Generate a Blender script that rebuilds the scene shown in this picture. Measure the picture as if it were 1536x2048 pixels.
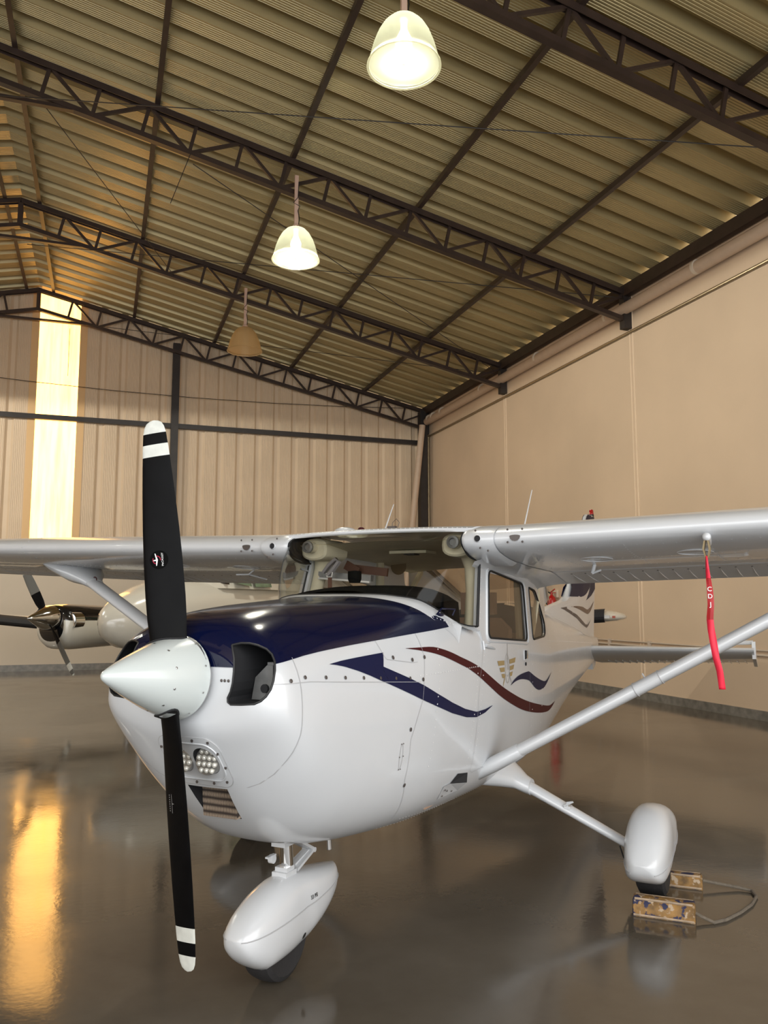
import bpy, bmesh, math, random
from math import sin, cos, pi, radians, sqrt, atan2
from mathutils import Vector, Matrix, Euler
random.seed(7)
for o in list(bpy.data.objects): bpy.data.objects.remove(o)
S = bpy.context.scene
COL = S.collection

# ------------------------------------------------------------------ camera
# World axes follow the hangar: +Y runs along the right-hand wall towards the back wall.
AZ = radians(19.018); PITCH = radians(6.5); HC = 1.555
cam = bpy.data.cameras.new('camera'); camo = bpy.data.objects.new('camera', cam); COL.objects.link(camo)
camo.location = (0, 0, HC); camo.rotation_euler = (pi/2 + PITCH, 0, -AZ)
cam.sensor_fit = 'VERTICAL'; cam.sensor_height = 36.0; cam.lens = 36.0*1620/2048
cam.clip_start = .05; cam.clip_end = 200
S.camera = camo
# ------------------------------------------------------------------ world, lights, exposure
W = bpy.data.worlds.new('world'); S.world = W; W.use_nodes = True
bg = W.node_tree.nodes['Background']; bg.inputs[0].default_value = (1.0, .84, .66, 1); bg.inputs[1].default_value = 2.2
S.view_settings.view_transform = 'Standard'; S.view_settings.look = 'None'
S.view_settings.exposure = 0.0; S.view_settings.gamma = 1.0
def area(name, loc, rot, sx, sy, power, col):
    l = bpy.data.lights.new(name, 'AREA'); l.shape = 'RECTANGLE'; l.size = sx; l.size_y = sy
    l.energy = power; l.color = col
    o = bpy.data.objects.new(name, l); o.location = loc; o.rotation_euler = rot; COL.objects.link(o); return o
# daylight through the open hangar front, behind the photographer
area('door_daylight', (-1.75, -2.75, 3.0), (radians(90), 0, 0), 19.0, 5.2, 800, (.70, .85, 1.0))

XW = 8.456; YB = 20.9; XL = -3.5-XW; YF = -2.8
XR = -1.75; ZR = 9.2; SL = .2215            # ridge line and slope of the top chord
def ztop(x): return ZR - SL*abs(x-XR)

# ------------------------------------------------------------------ materials
def nt(name):
    m = bpy.data.materials.new(name); m.use_nodes = True
    return m, m.node_tree.nodes, m.node_tree.links, m.node_tree.nodes['Principled BSDF']
def mat(name, col, rough=.5, metal=0., coat=0., var=0., vscale=8., bump=0., bscale=60., emit=None, es=0., spec=.5, stretch=None):
    m, N, L, P = nt(name)
    P.inputs['Base Color'].default_value = (*col, 1); P.inputs['Roughness'].default_value = rough
    P.inputs['Metallic'].default_value = metal; P.inputs['Coat Weight'].default_value = coat
    P.inputs['Coat Roughness'].default_value = .04; P.inputs['Specular IOR Level'].default_value = spec
    tc = N.new('ShaderNodeTexCoord')
    src = tc.outputs['Object']
    if stretch:
        mp = N.new('ShaderNodeMapping'); mp.inputs['Scale'].default_value = stretch
        L.new(src, mp.inputs[0]); src = mp.outputs[0]
    if var:
        n = N.new('ShaderNodeTexNoise'); n.inputs['Scale'].default_value = vscale; n.inputs['Detail'].default_value = 5
        L.new(src, n.inputs['Vector'])
        r = N.new('ShaderNodeValToRGB'); r.color_ramp.elements[0].position = .3; r.color_ramp.elements[1].position = .72
        r.color_ramp.elements[0].color = (*[c*(1-var) for c in col], 1); r.color_ramp.elements[1].color = (*[min(1, c*(1+var*.6)) for c in col], 1)
        L.new(n.outputs['Fac'], r.inputs[0]); L.new(r.outputs[0], P.inputs['Base Color'])
    if bump:
        n = N.new('ShaderNodeTexNoise'); n.inputs['Scale'].default_value = bscale; n.inputs['Detail'].default_value = 3
        L.new(src, n.inputs['Vector'])
        b = N.new('ShaderNodeBump'); b.inputs['Strength'].default_value = bump; b.inputs['Distance'].default_value = .01
        L.new(n.outputs['Fac'], b.inputs['Height']); L.new(b.outputs[0], P.inputs['Normal'])
    if emit:
        P.inputs['Emission Color'].default_value = (*emit, 1); P.inputs['Emission Strength'].default_value = es
    return m
def glassmat(name, tint, refl=1.0, rough=.0):
    m = bpy.data.materials.new(name); m.use_nodes = True; N = m.node_tree.nodes; L = m.node_tree.links
    for n in list(N): N.remove(n)
    o = N.new('ShaderNodeOutputMaterial'); mx = N.new('ShaderNodeMixShader'); t = N.new('ShaderNodeBsdfTransparent')
    g = N.new('ShaderNodeBsdfGlossy'); f = N.new('ShaderNodeFresnel'); f.inputs[0].default_value = 1.45
    mu = N.new('ShaderNodeMath'); mu.operation = 'MULTIPLY'; mu.inputs[1].default_value = refl; mu.use_clamp = True
    t.inputs[0].default_value = (*tint, 1); g.inputs['Roughness'].default_value = rough
    L.new(f.outputs[0], mu.inputs[0]); L.new(mu.outputs[0], mx.inputs[0]); L.new(t.outputs[0], mx.inputs[1]); L.new(g.outputs[0], mx.inputs[2]); L.new(mx.outputs[0], o.inputs[0])
    return m

M_WHITE = mat('aircraft white gloss paint', (.62, .635, .655), .28, coat=.55, var=.03, vscale=3)
M_WINGW = mat('wing white paint', (.64, .65, .665), .30, coat=.5, var=.03, vscale=4)
M_BLUE = mat('navy gloss paint', (.002, .004, .026), .14, coat=.12, spec=.35)
M_BLUED = mat('navy stripe paint', (.007, .009, .042), .50, coat=0, spec=.18)
M_RED = mat('maroon stripe paint', (.055, .006, .008), .50, coat=0, spec=.18)
M_BLACK = mat('satin black paint', (.003, .003, .0035), .50, spec=.09, var=.3, vscale=14)
M_RUB = mat('tyre rubber', (.018, .017, .018), .75, bump=.3)
M_DARK = mat('dark cavity', (.012, .012, .014), .8)
M_SEAL = mat('black window seal', (.010, .010, .011), .5)
M_SPIN = mat('spinner white paint', (.60, .645, .635), .26, coat=.5)
M_TIPW = mat('blade tip white paint', (.66, .67, .62), .5, var=.12, vscale=30)
M_CHROME = mat('polished chrome', (.78, .78, .78), .09, metal=1)
M_ALU = mat('bare aluminium', (.45, .45, .45), .35, metal=.9, var=.1)
M_GREYM = mat('grey engine baffle', (.22, .22, .215), .45, metal=.5, var=.2, vscale=20)
M_CREAM = mat('cream cabin trim', (.76, .69, .50), .75, var=.06)
M_TANI = mat('tan cabin panel', (.34, .22, .15), .8, var=.1)
M_BROWN = mat('brown leather', (.14, .06, .035), .6, var=.2)
M_GLARE = mat('black glareshield vinyl', (.007, .007, .007), .9, var=.3, vscale=30, spec=.08)
M_GLASS = glassmat('windshield glass', (.90, .90, .88), .55)
M_GLASS2 = glassmat('tinted side window', (.78, .73, .66), .9)
M_LINE = mat('panel gap line', (.42, .42, .43), .5)
M_RIVET = mat('rivet heads', (.80, .80, .80), .3, coat=.3)
M_SCREW = mat('dark screw head', (.10, .085, .08), .45, metal=.4)
M_STEEL = mat('brown painted roof steel', (.042, .025, .019), .45, var=.25, vscale=6)
M_STEELD = mat('dark painted column steel', (.030, .024, .022), .5, var=.25, vscale=5)
M_WALL = mat('beige painted masonry', (.68, .525, .375), .80, var=.09, vscale=.5, bump=.06, bscale=14)
M_SHEET = mat('beige profiled wall sheet', (.76, .60, .43), .5, var=.06, vscale=1.2)
M_SKIRT = mat('grey painted skirting', (.215, .20, .175), .35, var=.35, vscale=9)
M_PIPE = mat('painted pvc pipe', (.62, .47, .35), .45, var=.05)
M_PIPEW = mat('pale pipe collar', (.72, .62, .50), .4)
M_COND = mat('galvanised conduit', (.30, .24, .15), .35, metal=.7, var=.1)
M_ROOF = mat('galvanised roof sheet', (.42, .335, .165), .36, metal=.34, var=.14, vscale=2, stretch=(.12, 3, .12))
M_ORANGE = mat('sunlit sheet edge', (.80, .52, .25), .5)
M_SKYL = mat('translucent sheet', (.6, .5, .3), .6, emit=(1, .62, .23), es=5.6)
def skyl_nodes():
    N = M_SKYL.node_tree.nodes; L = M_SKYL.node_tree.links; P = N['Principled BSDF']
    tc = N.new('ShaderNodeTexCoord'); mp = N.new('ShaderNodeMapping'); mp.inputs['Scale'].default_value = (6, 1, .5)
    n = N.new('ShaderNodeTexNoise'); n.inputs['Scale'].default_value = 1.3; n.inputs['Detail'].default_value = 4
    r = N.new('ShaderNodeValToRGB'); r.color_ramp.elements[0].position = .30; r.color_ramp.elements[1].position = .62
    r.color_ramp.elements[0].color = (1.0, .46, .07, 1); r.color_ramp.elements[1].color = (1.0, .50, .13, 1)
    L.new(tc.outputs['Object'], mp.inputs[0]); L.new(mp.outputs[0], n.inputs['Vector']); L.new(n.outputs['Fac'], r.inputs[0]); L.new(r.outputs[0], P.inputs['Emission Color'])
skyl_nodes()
def floor_mat():
    m, N, L, P = nt('grey brown epoxy floor')
    tc = N.new('ShaderNodeTexCoord')
    n1 = N.new('ShaderNodeTexNoise'); n1.inputs['Scale'].default_value = .9; n1.inputs['Detail'].default_value = 8; n1.inputs['Roughness'].default_value = .62
    r1 = N.new('ShaderNodeValToRGB'); r1.color_ramp.elements[0].position = .32; r1.color_ramp.elements[1].position = .68
    r1.color_ramp.elements[0].color = (.078, .064, .047, 1); r1.color_ramp.elements[1].color = (.120, .103, .081, 1)
    L.new(tc.outputs['Object'], n1.inputs['Vector']); L.new(n1.outputs['Fac'], r1.inputs[0]); L.new(r1.outputs[0], P.inputs['Base Color'])
    r2 = N.new('ShaderNodeValToRGB'); r2.color_ramp.elements[0].color = (.07,)*3+(1,); r2.color_ramp.elements[1].color = (.20,)*3+(1,)
    r2.color_ramp.elements[0].position = .35; r2.color_ramp.elements[1].position = .75
    L.new(n1.outputs['Fac'], r2.inputs[0]); L.new(r2.outputs[0], P.inputs['Roughness'])
    n2 = N.new('ShaderNodeTexNoise'); n2.inputs['Scale'].default_value = 26; n2.inputs['Detail'].default_value = 3
    n3 = N.new('ShaderNodeTexNoise'); n3.inputs['Scale'].default_value = 1.6; n3.inputs['Detail'].default_value = 2
    L.new(tc.outputs['Object'], n2.inputs['Vector']); L.new(tc.outputs['Object'], n3.inputs['Vector'])
    b2 = N.new('ShaderNodeBump'); b2.inputs['Strength'].default_value = .035; b2.inputs['Distance'].default_value = .01
    b3 = N.new('ShaderNodeBump'); b3.inputs['Strength'].default_value = .05; b3.inputs['Distance'].default_value = .03
    L.new(n2.outputs['Fac'], b2.inputs['Height']); L.new(n3.outputs['Fac'], b3.inputs['Height']); L.new(b3.outputs[0], b2.inputs['Normal']); L.new(b2.outputs[0], P.inputs['Normal'])
    P.inputs['Specular IOR Level'].default_value = .45
    P.inputs['Coat Weight'].default_value = .16; P.inputs['Coat Roughness'].default_value = .10
    return m
M_FLOOR = floor_mat()

# ------------------------------------------------------------------ mesh helpers
class MB:
    def __init__(s): s.v = []; s.f = []; s.m = []
    def add(s, vs, fs, mi=0):
        b = len(s.v); s.v += [tuple(v) for v in vs]
        for f in fs: s.f.append(tuple(b+i for i in f)); s.m.append(mi)
        return s
    def box(s, a, b, mi=0, rot=None, piv=None):
        x0, y0, z0 = a; x1, y1, z1 = b
        vs = [Vector(p) for p in ((x0,y0,z0),(x1,y0,z0),(x1,y1,z0),(x0,y1,z0),(x0,y0,z1),(x1,y0,z1),(x1,y1,z1),(x0,y1,z1))]
        if rot is not None:
            c = Vector(piv) if piv else Vector(((x0+x1)/2, (y0+y1)/2, (z0+z1)/2)); R = Euler(rot).to_matrix()
            vs = [c + R @ (v-c) for v in vs]
        return s.add(vs, [(0,3,2,1),(4,5,6,7),(0,1,5,4),(1,2,6,5),(2,3,7,6),(3,0,4,7)], mi)
    def bar(s, p, q, w, h, up=(0,0,1), mi=0):
        p = Vector(p); q = Vector(q); d = (q-p).normalized(); u = Vector(up); r = d.cross(u).normalized(); u = r.cross(d)
        vs = [c + r*(sx*w/2) + u*(sz*h/2) for c in (p, q) for sx, sz in ((-1,-1),(1,-1),(1,1),(-1,1))]
        return s.add(vs, [(0,1,2,3),(7,6,5,4),(0,4,5,1),(1,5,6,2),(2,6,7,3),(3,7,4,0)], mi)
    def tube(s, pts, r, n=10, mi=0, cap=True, flat=None):
        pts = [Vector(p) for p in pts]; rs = r if isinstance(r, (list, tuple)) else [r]*len(pts)
        rings = []; up = Vector((0, 0, 1))
        for i, p in enumerate(pts):
            d = (pts[min(i+1, len(pts)-1)] - pts[max(i-1, 0)]).normalized()
            u = up - d*up.dot(d)
            if u.length < .05: u = Vector((0, 1, 0)) - d*d.y
            u.normalize(); w = d.cross(u); up = u
            rings.append([p + w*(rs[i]*cos(2*pi*k/n)) + u*(rs[i]*sin(2*pi*k/n)*(flat or 1)) for k in range(n)])
        return s.loft(rings, True, cap, mi)
    def loft(s, rings, closed=True, cap=True, mi=0):
        n = len(rings[0]); vs = [p for r in rings for p in r]; fs = []
        for i in range(len(rings)-1):
            for k in range(n if closed else n-1):
                a = i*n+k; b = i*n+(k+1) % n; fs.append((a, b, b+n, a+n))
        if cap and closed: fs.append(tuple(range(n-1, -1, -1))); fs.append(tuple((len(rings)-1)*n+k for k in range(n)))
        return s.add(vs, fs, mi)
    def lathe(s, prof, c=(0,0,0), ax='z', n=24, mi=0, sweep=None):
        c = Vector(c); rings = []
        for r, h in prof:
            ring = []
            for k in range(n):
                a = 2*pi*k/n
                p = {'z': (r*cos(a), r*sin(a), h), 'y': (r*cos(a), h, r*sin(a)), 'x': (h, r*cos(a), r*sin(a))}[ax]
                ring.append(c+Vector(p))
            rings.append(ring)
        return s.loft(rings, True, True, mi)
    def sphere(s, c, r, n=12, mi=0, sc=(1,1,1)):
        prof = [(max(1e-4, r*sin(pi*i/n)), -r*cos(pi*i/n)) for i in range(n+1)]
        b = len(s.v); s.lathe(prof, (0,0,0), 'z', n*2, mi)
        for i in range(b, len(s.v)):
            x, y, z = s.v[i]; s.v[i] = (c[0]+x*sc[0], c[1]+y*sc[1], c[2]+z*sc[2])
        return s
    def prism(s, poly, a, b, ax='y', mi=0):
        def P(u, v, h): return {'y': (u, h, v), 'x': (h, u, v), 'z': (u, v, h)}[ax]
        n = len(poly); vs = [P(u, v, a) for u, v in poly] + [P(u, v, b) for u, v in poly]
        fs = [tuple(range(n)), tuple(range(2*n-1, n-1, -1))] + [(k, k+n, (k+1) % n+n, (k+1) % n) for k in range(n)]
        return s.add(vs, fs, mi)
    def grid(s, rows, mi=0): return s.loft(rows, False, False, mi)
    def build(s, name, mats, parent=None, smooth=True, angle=35, fix=True, loc=None):
        me = bpy.data.meshes.new(name); me.from_pydata(s.v, [], s.f)
        for m in (mats if isinstance(mats, (list, tuple)) else [mats]): me.materials.append(m)
        me.polygons.foreach_set('material_index', s.m)
        bm = bmesh.new(); bm.from_mesh(me)
        bmesh.ops.remove_doubles(bm, verts=bm.verts, dist=1e-6)
        if fix: bmesh.ops.recalc_face_normals(bm, faces=bm.faces)
        if smooth:
            for f in bm.faces: f.smooth = True
            for e in bm.edges:
                if len(e.link_faces) == 2 and e.calc_face_angle(0) > radians(angle): e.smooth = False
        bm.to_mesh(me); bm.free(); me.update()
        o = bpy.data.objects.new(name, me); COL.objects.link(o)
        if parent: o.parent = parent
        if loc: o.location = loc
        return o
def tag(o, label=None, cat=None, group=None, kind=None):
    if label: o['label'] = label
    if cat: o['category'] = cat
    if group: o['group'] = group
    if kind: o['kind'] = kind
    return o
def empty(name, loc=(0,0,0), rz=0, label=None, cat=None, group=None):
    o = bpy.data.objects.new(name, None); o.location = loc; o.rotation_euler = (0, 0, rz); o.empty_display_size = .2
    COL.objects.link(o); return tag(o, label, cat, group)
def copy_tree(o, parent=None):
    c = o.copy(); COL.objects.link(c); c.parent = parent
    for ch in list(o.children): copy_tree(ch, c)
    return c
def st(o): o['kind'] = 'structure'; return o
def textmesh(body, size, bold=False):
    cu = bpy.data.curves.new('lettering', 'FONT'); cu.body = body; cu.size = size; cu.align_x = 'CENTER'; cu.align_y = 'CENTER'
    cu.extrude = 0.0; cu.offset = size*.018 if bold else 0
    o = bpy.data.objects.new('lettering', cu); COL.objects.link(o)
    dg = bpy.context.evaluated_depsgraph_get(); me = bpy.data.meshes.new_from_object(o.evaluated_get(dg))
    vs = [v.co.copy() for v in me.vertices]; fs = [tuple(p.vertices) for p in me.polygons]
    bpy.data.objects.remove(o); bpy.data.curves.remove(cu); bpy.data.meshes.remove(me)
    return vs, fs

# ------------------------------------------------------------------ hangar shell
st(MB().box((XL-3, YF-9, -.1), (XW+.3, YB+.3, 0)).build('floor', M_FLOOR, smooth=False))
# right wall with shallow panel joints
b = MB().box((XW, YF, 0), (XW+.25, YB+.25, ztop(XW)-.06))
wr = st(b.build('wall_right', M_WALL, smooth=False))
for i, y in enumerate((11.42, 16.1, 6.75)):
    b = MB(); b.box((XW-.012, y-.05, .14), (XW+.01, y-.032, 6.85)); b.box((XW-.012, y+.032, .14), (XW+.01, y+.05, 6.85))
    st(b.build('trim_%d' % (i+1), mat('wall joint bead', (.86, .70, .52), .6) if i == 0 else bpy.data.materials['wall joint bead'], smooth=False))
st(MB().box((XL-.25, YF, 0), (XL, YB+.25, ztop(XL)+.02)).build('wall_left', M_WALL, smooth=False))
# masonry dado of the back wall, profiled sheet above
ZD = 2.75
st(MB().box((XL, YB, 0), (XW, YB+.25, ZD)).build('wall_back', mat('greyer masonry paint', (.66, .57, .46), .8, var=.06, vscale=.6), smooth=False))
PITCHR = .49
def ribs(a0, a1, phase, crest, web, depth):
    """profile along one axis: (coordinate, depth) pairs of a trapezoid sheet with faint stiffening beads"""
    out = []; k = math.floor((a0-phase)/PITCHR)-1
    while phase+k*PITCHR < a1:
        c = phase+k*PITCHR
        pan0 = c+crest/2+web; pan1 = c+PITCHR-crest/2-web
        out += [(c-crest/2, depth), (c+crest/2, depth)]
        n = 7; w = pan1-pan0
        for j in range(n):
            a = pan0+w*j/n; d = w/n
            out += [(a, 0), (a+d*.5, 0), (a+d*.62, .007), (a+d*.88, .007)]
        out += [(pan1, 0)]
        k += 1
    return [(min(max(a, a0), a1), d) for a, d in out if a0-PITCHR < a < a1+PITCHR and (a0-.3 <= a <= a1+.3)]
def wall_sheet(name, x0, x1, phase, m):
    pr = ribs(x0, x1, phase, .09, .055, .06)
    lo = [(x, YB+.02+d, ZD-.05) for x, d in pr]; hi = [(x, YB+.02+d, ztop(x)+.11) for x, d in pr]
    lo2 = [(x, YB+.24, ZD-.05) for x, d in pr]
    return MB().grid([lo, hi]).build(name, m, smooth=False)
SKX0, SKX1 = -1.73, -.77
st(wall_sheet('wall_back_left', XL, SKX0-.08, SKX0-.06, M_SHEET))
st(wall_sheet('wall_back_right', SKX1+.08, XW, SKX1+.06, M_SHEET))
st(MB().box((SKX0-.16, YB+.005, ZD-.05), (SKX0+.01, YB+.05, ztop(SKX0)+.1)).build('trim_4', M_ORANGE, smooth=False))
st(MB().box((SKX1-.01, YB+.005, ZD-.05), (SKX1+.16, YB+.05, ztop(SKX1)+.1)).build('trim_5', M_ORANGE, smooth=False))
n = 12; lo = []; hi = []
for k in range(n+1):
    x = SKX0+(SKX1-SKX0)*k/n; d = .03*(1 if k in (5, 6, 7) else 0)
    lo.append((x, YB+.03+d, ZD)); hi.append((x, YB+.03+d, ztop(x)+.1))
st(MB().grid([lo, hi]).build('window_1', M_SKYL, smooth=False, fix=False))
# roof sheets: ribs run down the slope, crests open to daylight at the eaves
def roof(side, name):
    pr = ribs(YF, YB+.2, 8.40, .125, .05, .17)
    xe = (XW+.06) if side > 0 else (XL-.40)
    rows = []
    for k in range(5):
        x = XR + (xe-XR)*k/4
        rows.append([(x, y, ztop(x)+.115+d) for y, d in pr])
    o = MB().grid(rows).build(name, M_ROOF, smooth=False)
    return st(o)
roof(1, 'ceiling'); roof(-1, 'ceiling')
st(MB().prism([(XR-.3, ztop(XR-.3)+.22), (XR, ZR+.24), (XR+.3, ztop(XR+.3)+.22), (XR, ZR+.26)], YF, YB+.2, 'y').build('trim_6', M_ROOF, smooth=False))
st(MB().box((XW-.03, YF, 0), (XW, YB, .13)).build('baseboard_right', M_SKIRT, smooth=False))
st(MB().box((XL, YB-.03, 0), (XW-.03, YB, .15)).build('baseboard_back', M_SKIRT, smooth=False))
# front gable above the open doorway
b = MB(); b.prism([(XL, 5.9), (XW, 5.9), (XW, ztop(XW)), (XR, ZR), (XL, ztop(XL))], YF-.1, YF, 'y')
st(b.build('wall_front', M_SHEET, smooth=False))

# ------------------------------------------------------------------ roof trusses
def truss(y):
    where = {6.8: 'nearest, cutting across the upper right corner', 11.45: 'second from the camera, behind the middle lit lamp',
             16.05: 'third from the camera, with its peak at the left edge', 20.7: 'farthest, standing against the back wall'}[y]
    r = empty('roof_truss', (0, y, 0), 0, 'brown steel lattice roof truss, '+where, 'roof truss', 'steel roof trusses')
    D = .47; cs = 1/sqrt(1+SL*SL); sn = SL*cs
    for sd in (1, -1):
        X = lambda u: XR+sd*u
        U = XW-XR-.02
        zt = lambda u: ZR-.04-SL*u
        nrm = lambda u: (X(u-sn*D/cs*cs), zt(u)-D*cs)      # foot of the web member square to the chord
        b = MB(); 
        for yy in (-.045, .045): b.bar((X(0), yy, zt(0)), (X(U), yy, zt(U)), .008, .09)
        b.bar((X(0), 0, zt(0)+.045), (X(U), 0, zt(U)+.045), .10, .008); b.build('top_chord', M_STEEL, r, smooth=False)
        zb = lambda u: zt(u)-D/cs
        b = MB().bar((X(.0), 0, zb(.0)+.0), (X(U), 0, zb(U)), .10, .075); b.build('bottom_chord', M_STEEL, r, smooth=False)
        nd = []
        u = U
        while u > .3: nd.append(u); u -= .672
        for k, u in enumerate(nd):
            ub = u-sn*D
            if k: MB().bar((X(u), 0, zt(u)), (X(ub), 0, zb(ub)), .05, .035, (0, 1, 0)).build('web_post', M_STEEL, r, smooth=False)
            if k % 2 == 0:
                for j in (k-1, k+1):
                    if 0 <= j < len(nd):
                        u2 = nd[j]-sn*D
                        MB().bar((X(u), 0, zt(u)), (X(u2), 0, zb(u2)), .045, .045, (0, 1, 0)).build('web_diagonal', M_STEEL, r, smooth=False)
    MB().bar((XR, 0, ZR-.02), (XR, 0, ZR-.55), .09, .09, (0, 1, 0)).build('ridge_post', M_STEEL, r, smooth=False)
    MB().bar((XR-1.5, 0, 8.42), (XR+1.15, 0, 8.42), .08, .05).build('collar_tie', M_STEEL, r, smooth=False)
    MB().box((XW-.16, -.07, 6.28), (XW-.01, .07, 7.02)).build('wall_bracket', M_STEELD, r, smooth=False)
    return r
for y in (6.8, 11.45, 16.05, 20.7): truss(y)
# purlins
names = {8.36: 'running along the top of the right wall', 6.55: 'first one up from the right wall', 4.5: 'second up from the right wall',
         2.45: 'third up from the right wall', .45: 'fourth up from the right wall', -1.45: 'just right of the roof ridge',
         -2.05: 'just left of the roof ridge', -3.95: 'on the left slope, next but one to the ridge'}
for x, w in names.items():
    eave = x == 8.36
    b = MB(); z = ztop(x)
    if eave: b.bar((x, YF, z-.02), (x, YB-.05, z-.02), .12, .20)
    else:
        b.bar((x, YF, z+.04), (x, YB-.05, z+.04), .012, .08); b.bar((x+.03, YF, z+.004), (x+.03, YB-.05, z+.004), .07, .01)
        b.bar((x+.02, YF, z+.078), (x+.02, YB-.05, z+.078), .05, .01)
    tag(b.build('eave_beam' if eave else 'purlin', M_STEEL, smooth=False), 'long brown steel roof %s %s' % ('beam' if eave else 'purlin', w), 'roof beam', 'roof purlins')
# thin sway rods under the roof
def rod(p, q, lab, r=.007, sag=0.):
    P = Vector(p); Q = Vector(q); pts = [P.lerp(Q, t/8)-Vector((0, 0, sag*4*(t/8)*(1-t/8))) for t in range(9)]
    tag(MB().tube(pts, r, 6).build('tie_rod', M_STEELD), lab, 'tie rod', 'thin rods under the roof')
rod((1.0, 11.4, 7.9), (8.2, 16.0, 6.75), 'thin brace rod slanting down from the middle truss to the right wall')
rod((-1.6, 16.0, 8.3), (8.2, 11.5, 6.85), 'thin brace rod rising left behind the middle lit lamp')
rod((-1.6, 11.4, 8.4), (8.2, 6.9, 6.95), 'thin brace rod passing behind the nearest lamp')
rod((-1.6, 20.6, 8.4), (8.2, 16.1, 6.75), 'thin brace rod passing behind the unlit lamp')
rod((-1.2, 11.4, 8.6), (1.1, 16.0, 8.05), 'thin brace rod between the two middle trusses at left')
rod((-8, YB-.12, 7.35), (8.0, YB-.12, 7.02), 'thin cable crossing the sheet wall above the beam', .008, .35)
rod((-1.02, YB-.14, 8.3), (-1.02, YB-.14, 7.1), 'thin hanger wire in front of the bright translucent panel', .006)
rod((.96, 11.4, 8.05), (.70, 11.4, 7.25), 'short hanger rod below the second truss', .006)
# back wall frame
tag(MB().box((XL, YB-.13, 5.99), (XW-.3, YB-.03, 6.11)).build('wall_girt', M_STEELD, smooth=False), 'dark steel beam running level across the sheeted back wall', 'wall beam')
tag(MB().box((1.46, YB-.16, 0), (1.64, YB-.02, 8.2)).build('steel_column', M_STEELD, smooth=False), 'dark steel column standing mid back wall behind the propeller', 'column', 'back wall columns')
tag(MB().box((XW-.30, YB-.36, 0), (XW-.10, YB-.14, 6.9)).build('steel_column', M_STEELD, smooth=False), 'dark steel column in the corner beside the slanting pipe', 'column', 'back wall columns')
# pipes
r = empty('drain_pipe', (0, 0, 0), 0, 'fat beige drain pipe running along the top of the right wall', 'pipe')
MB().tube([(XW-.13, YF, 6.66), (XW-.13, YB-.4, 6.60)], .10, 18).build('pipe_run', M_PIPE, r)
for y in (20.3, 20.0, 19.4, 17.0, 14.4, 11.9, 9.6, 7.1, 4.6): MB().tube([(XW-.13, y-.03, 6.64), (XW-.13, y+.03, 6.64)], .113, 18).build('pipe_collar', M_PIPEW, r)
tag(MB().tube([(8.13, 20.35, 6.45), (7.42, 20.35, 0.0)], .085, 16).build('downpipe', M_PIPE), 'beige downpipe leaning from the ceiling corner to the floor', 'pipe')
tag(MB().tube([(XW-.035, YF, 6.24), (XW-.035, YB-.3, 6.21), (XW-.035, YB-.3, 0)], .025, 10).build('conduit', M_COND), 'thin metal conduit along the right wall below the drain pipe', 'conduit', 'wall conduits')
b = MB(); b.tube([(XW-.03, YF, .87), (XW-.03, YB-.4, .87)], .016, 8); b.tube([(XW-.03, YF, .935), (XW-.03, YB-.4, .935)], .012, 8)
for y in (7.5, 9.6, 11.2, 12.3, 12.7, 13.6, 15, 17): b.box((XW-.055, y-.02, .84), (XW-.004, y+.02, .96))
tag(b.build('conduit', mat('pale painted conduit', (.62, .52, .42), .45)), 'pair of slim pale conduits low on the right wall', 'conduit', 'wall conduits')

# ------------------------------------------------------------------ pendant lamps
def lampmats(lit):
    m = bpy.data.materials.new('prismatic lamp shade'); m.use_nodes = True; N = m.node_tree.nodes; L = m.node_tree.links
    for n_ in list(N): N.remove(n_)
    o = N.new('ShaderNodeOutputMaterial'); a = N.new('ShaderNodeAddShader'); mx = N.new('ShaderNodeMixShader'); mx2 = N.new('ShaderNodeMixShader')
    t = N.new('ShaderNodeBsdfTransparent'); t.inputs[0].default_value = (.95, .93, .85, 1)
    tr = N.new('ShaderNodeBsdfTranslucent'); tr.inputs[0].default_value = (.90, .91, .74, 1) if lit else (.95, .76, .46, 1)
    g = N.new('ShaderNodeBsdfGlossy'); g.inputs['Roughness'].default_value = .2; g.inputs[0].default_value = (.9, .88, .8, 1)
    d = N.new('ShaderNodeBsdfDiffuse'); d.inputs[0].default_value = (.74, .74, .58, 1) if lit else (.90, .68, .38, 1)
    w = N.new('ShaderNodeTexCoord'); wv = N.new('ShaderNodeTexNoise'); wv.inputs['Scale'].default_value = 14
    m1 = N.new('ShaderNodeMixShader'); m1.inputs[0].default_value = .45; L.new(tr.outputs[0], m1.inputs[1]); L.new(d.outputs[0], m1.inputs[2])
    mx.inputs[0].default_value = .28; L.new(m1.outputs[0], mx.inputs[1]); L.new(t.outputs[0], mx.inputs[2])
    mx2.inputs[0].default_value = .12; L.new(mx.outputs[0], mx2.inputs[1]); L.new(g.outputs[0], mx2.inputs[2]); L.new(mx2.outputs[0], o.inputs[0])
    b_ = N.new('ShaderNodeBump'); b_.inputs['Strength'].default_value = .3; L.new(w.outputs['Object'], wv.inputs['Vector']); L.new(wv.outputs['Fac'], b_.inputs['Height'])
    L.new(b_.outputs[0], g.inputs['Normal']); return m
M_SH1 = lampmats(True); M_SH0 = lampmats(False)
M_BULB = mat('lit lamp bulb', (1, 1, 1), .4, emit=(.97, 1.0, .88), es=13)
M_BULB0 = mat('unlit lamp bulb', (.55, .50, .40), .3)
M_RODP = mat('pink painted hanger rod', (.62, .42, .33), .5)
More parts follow.
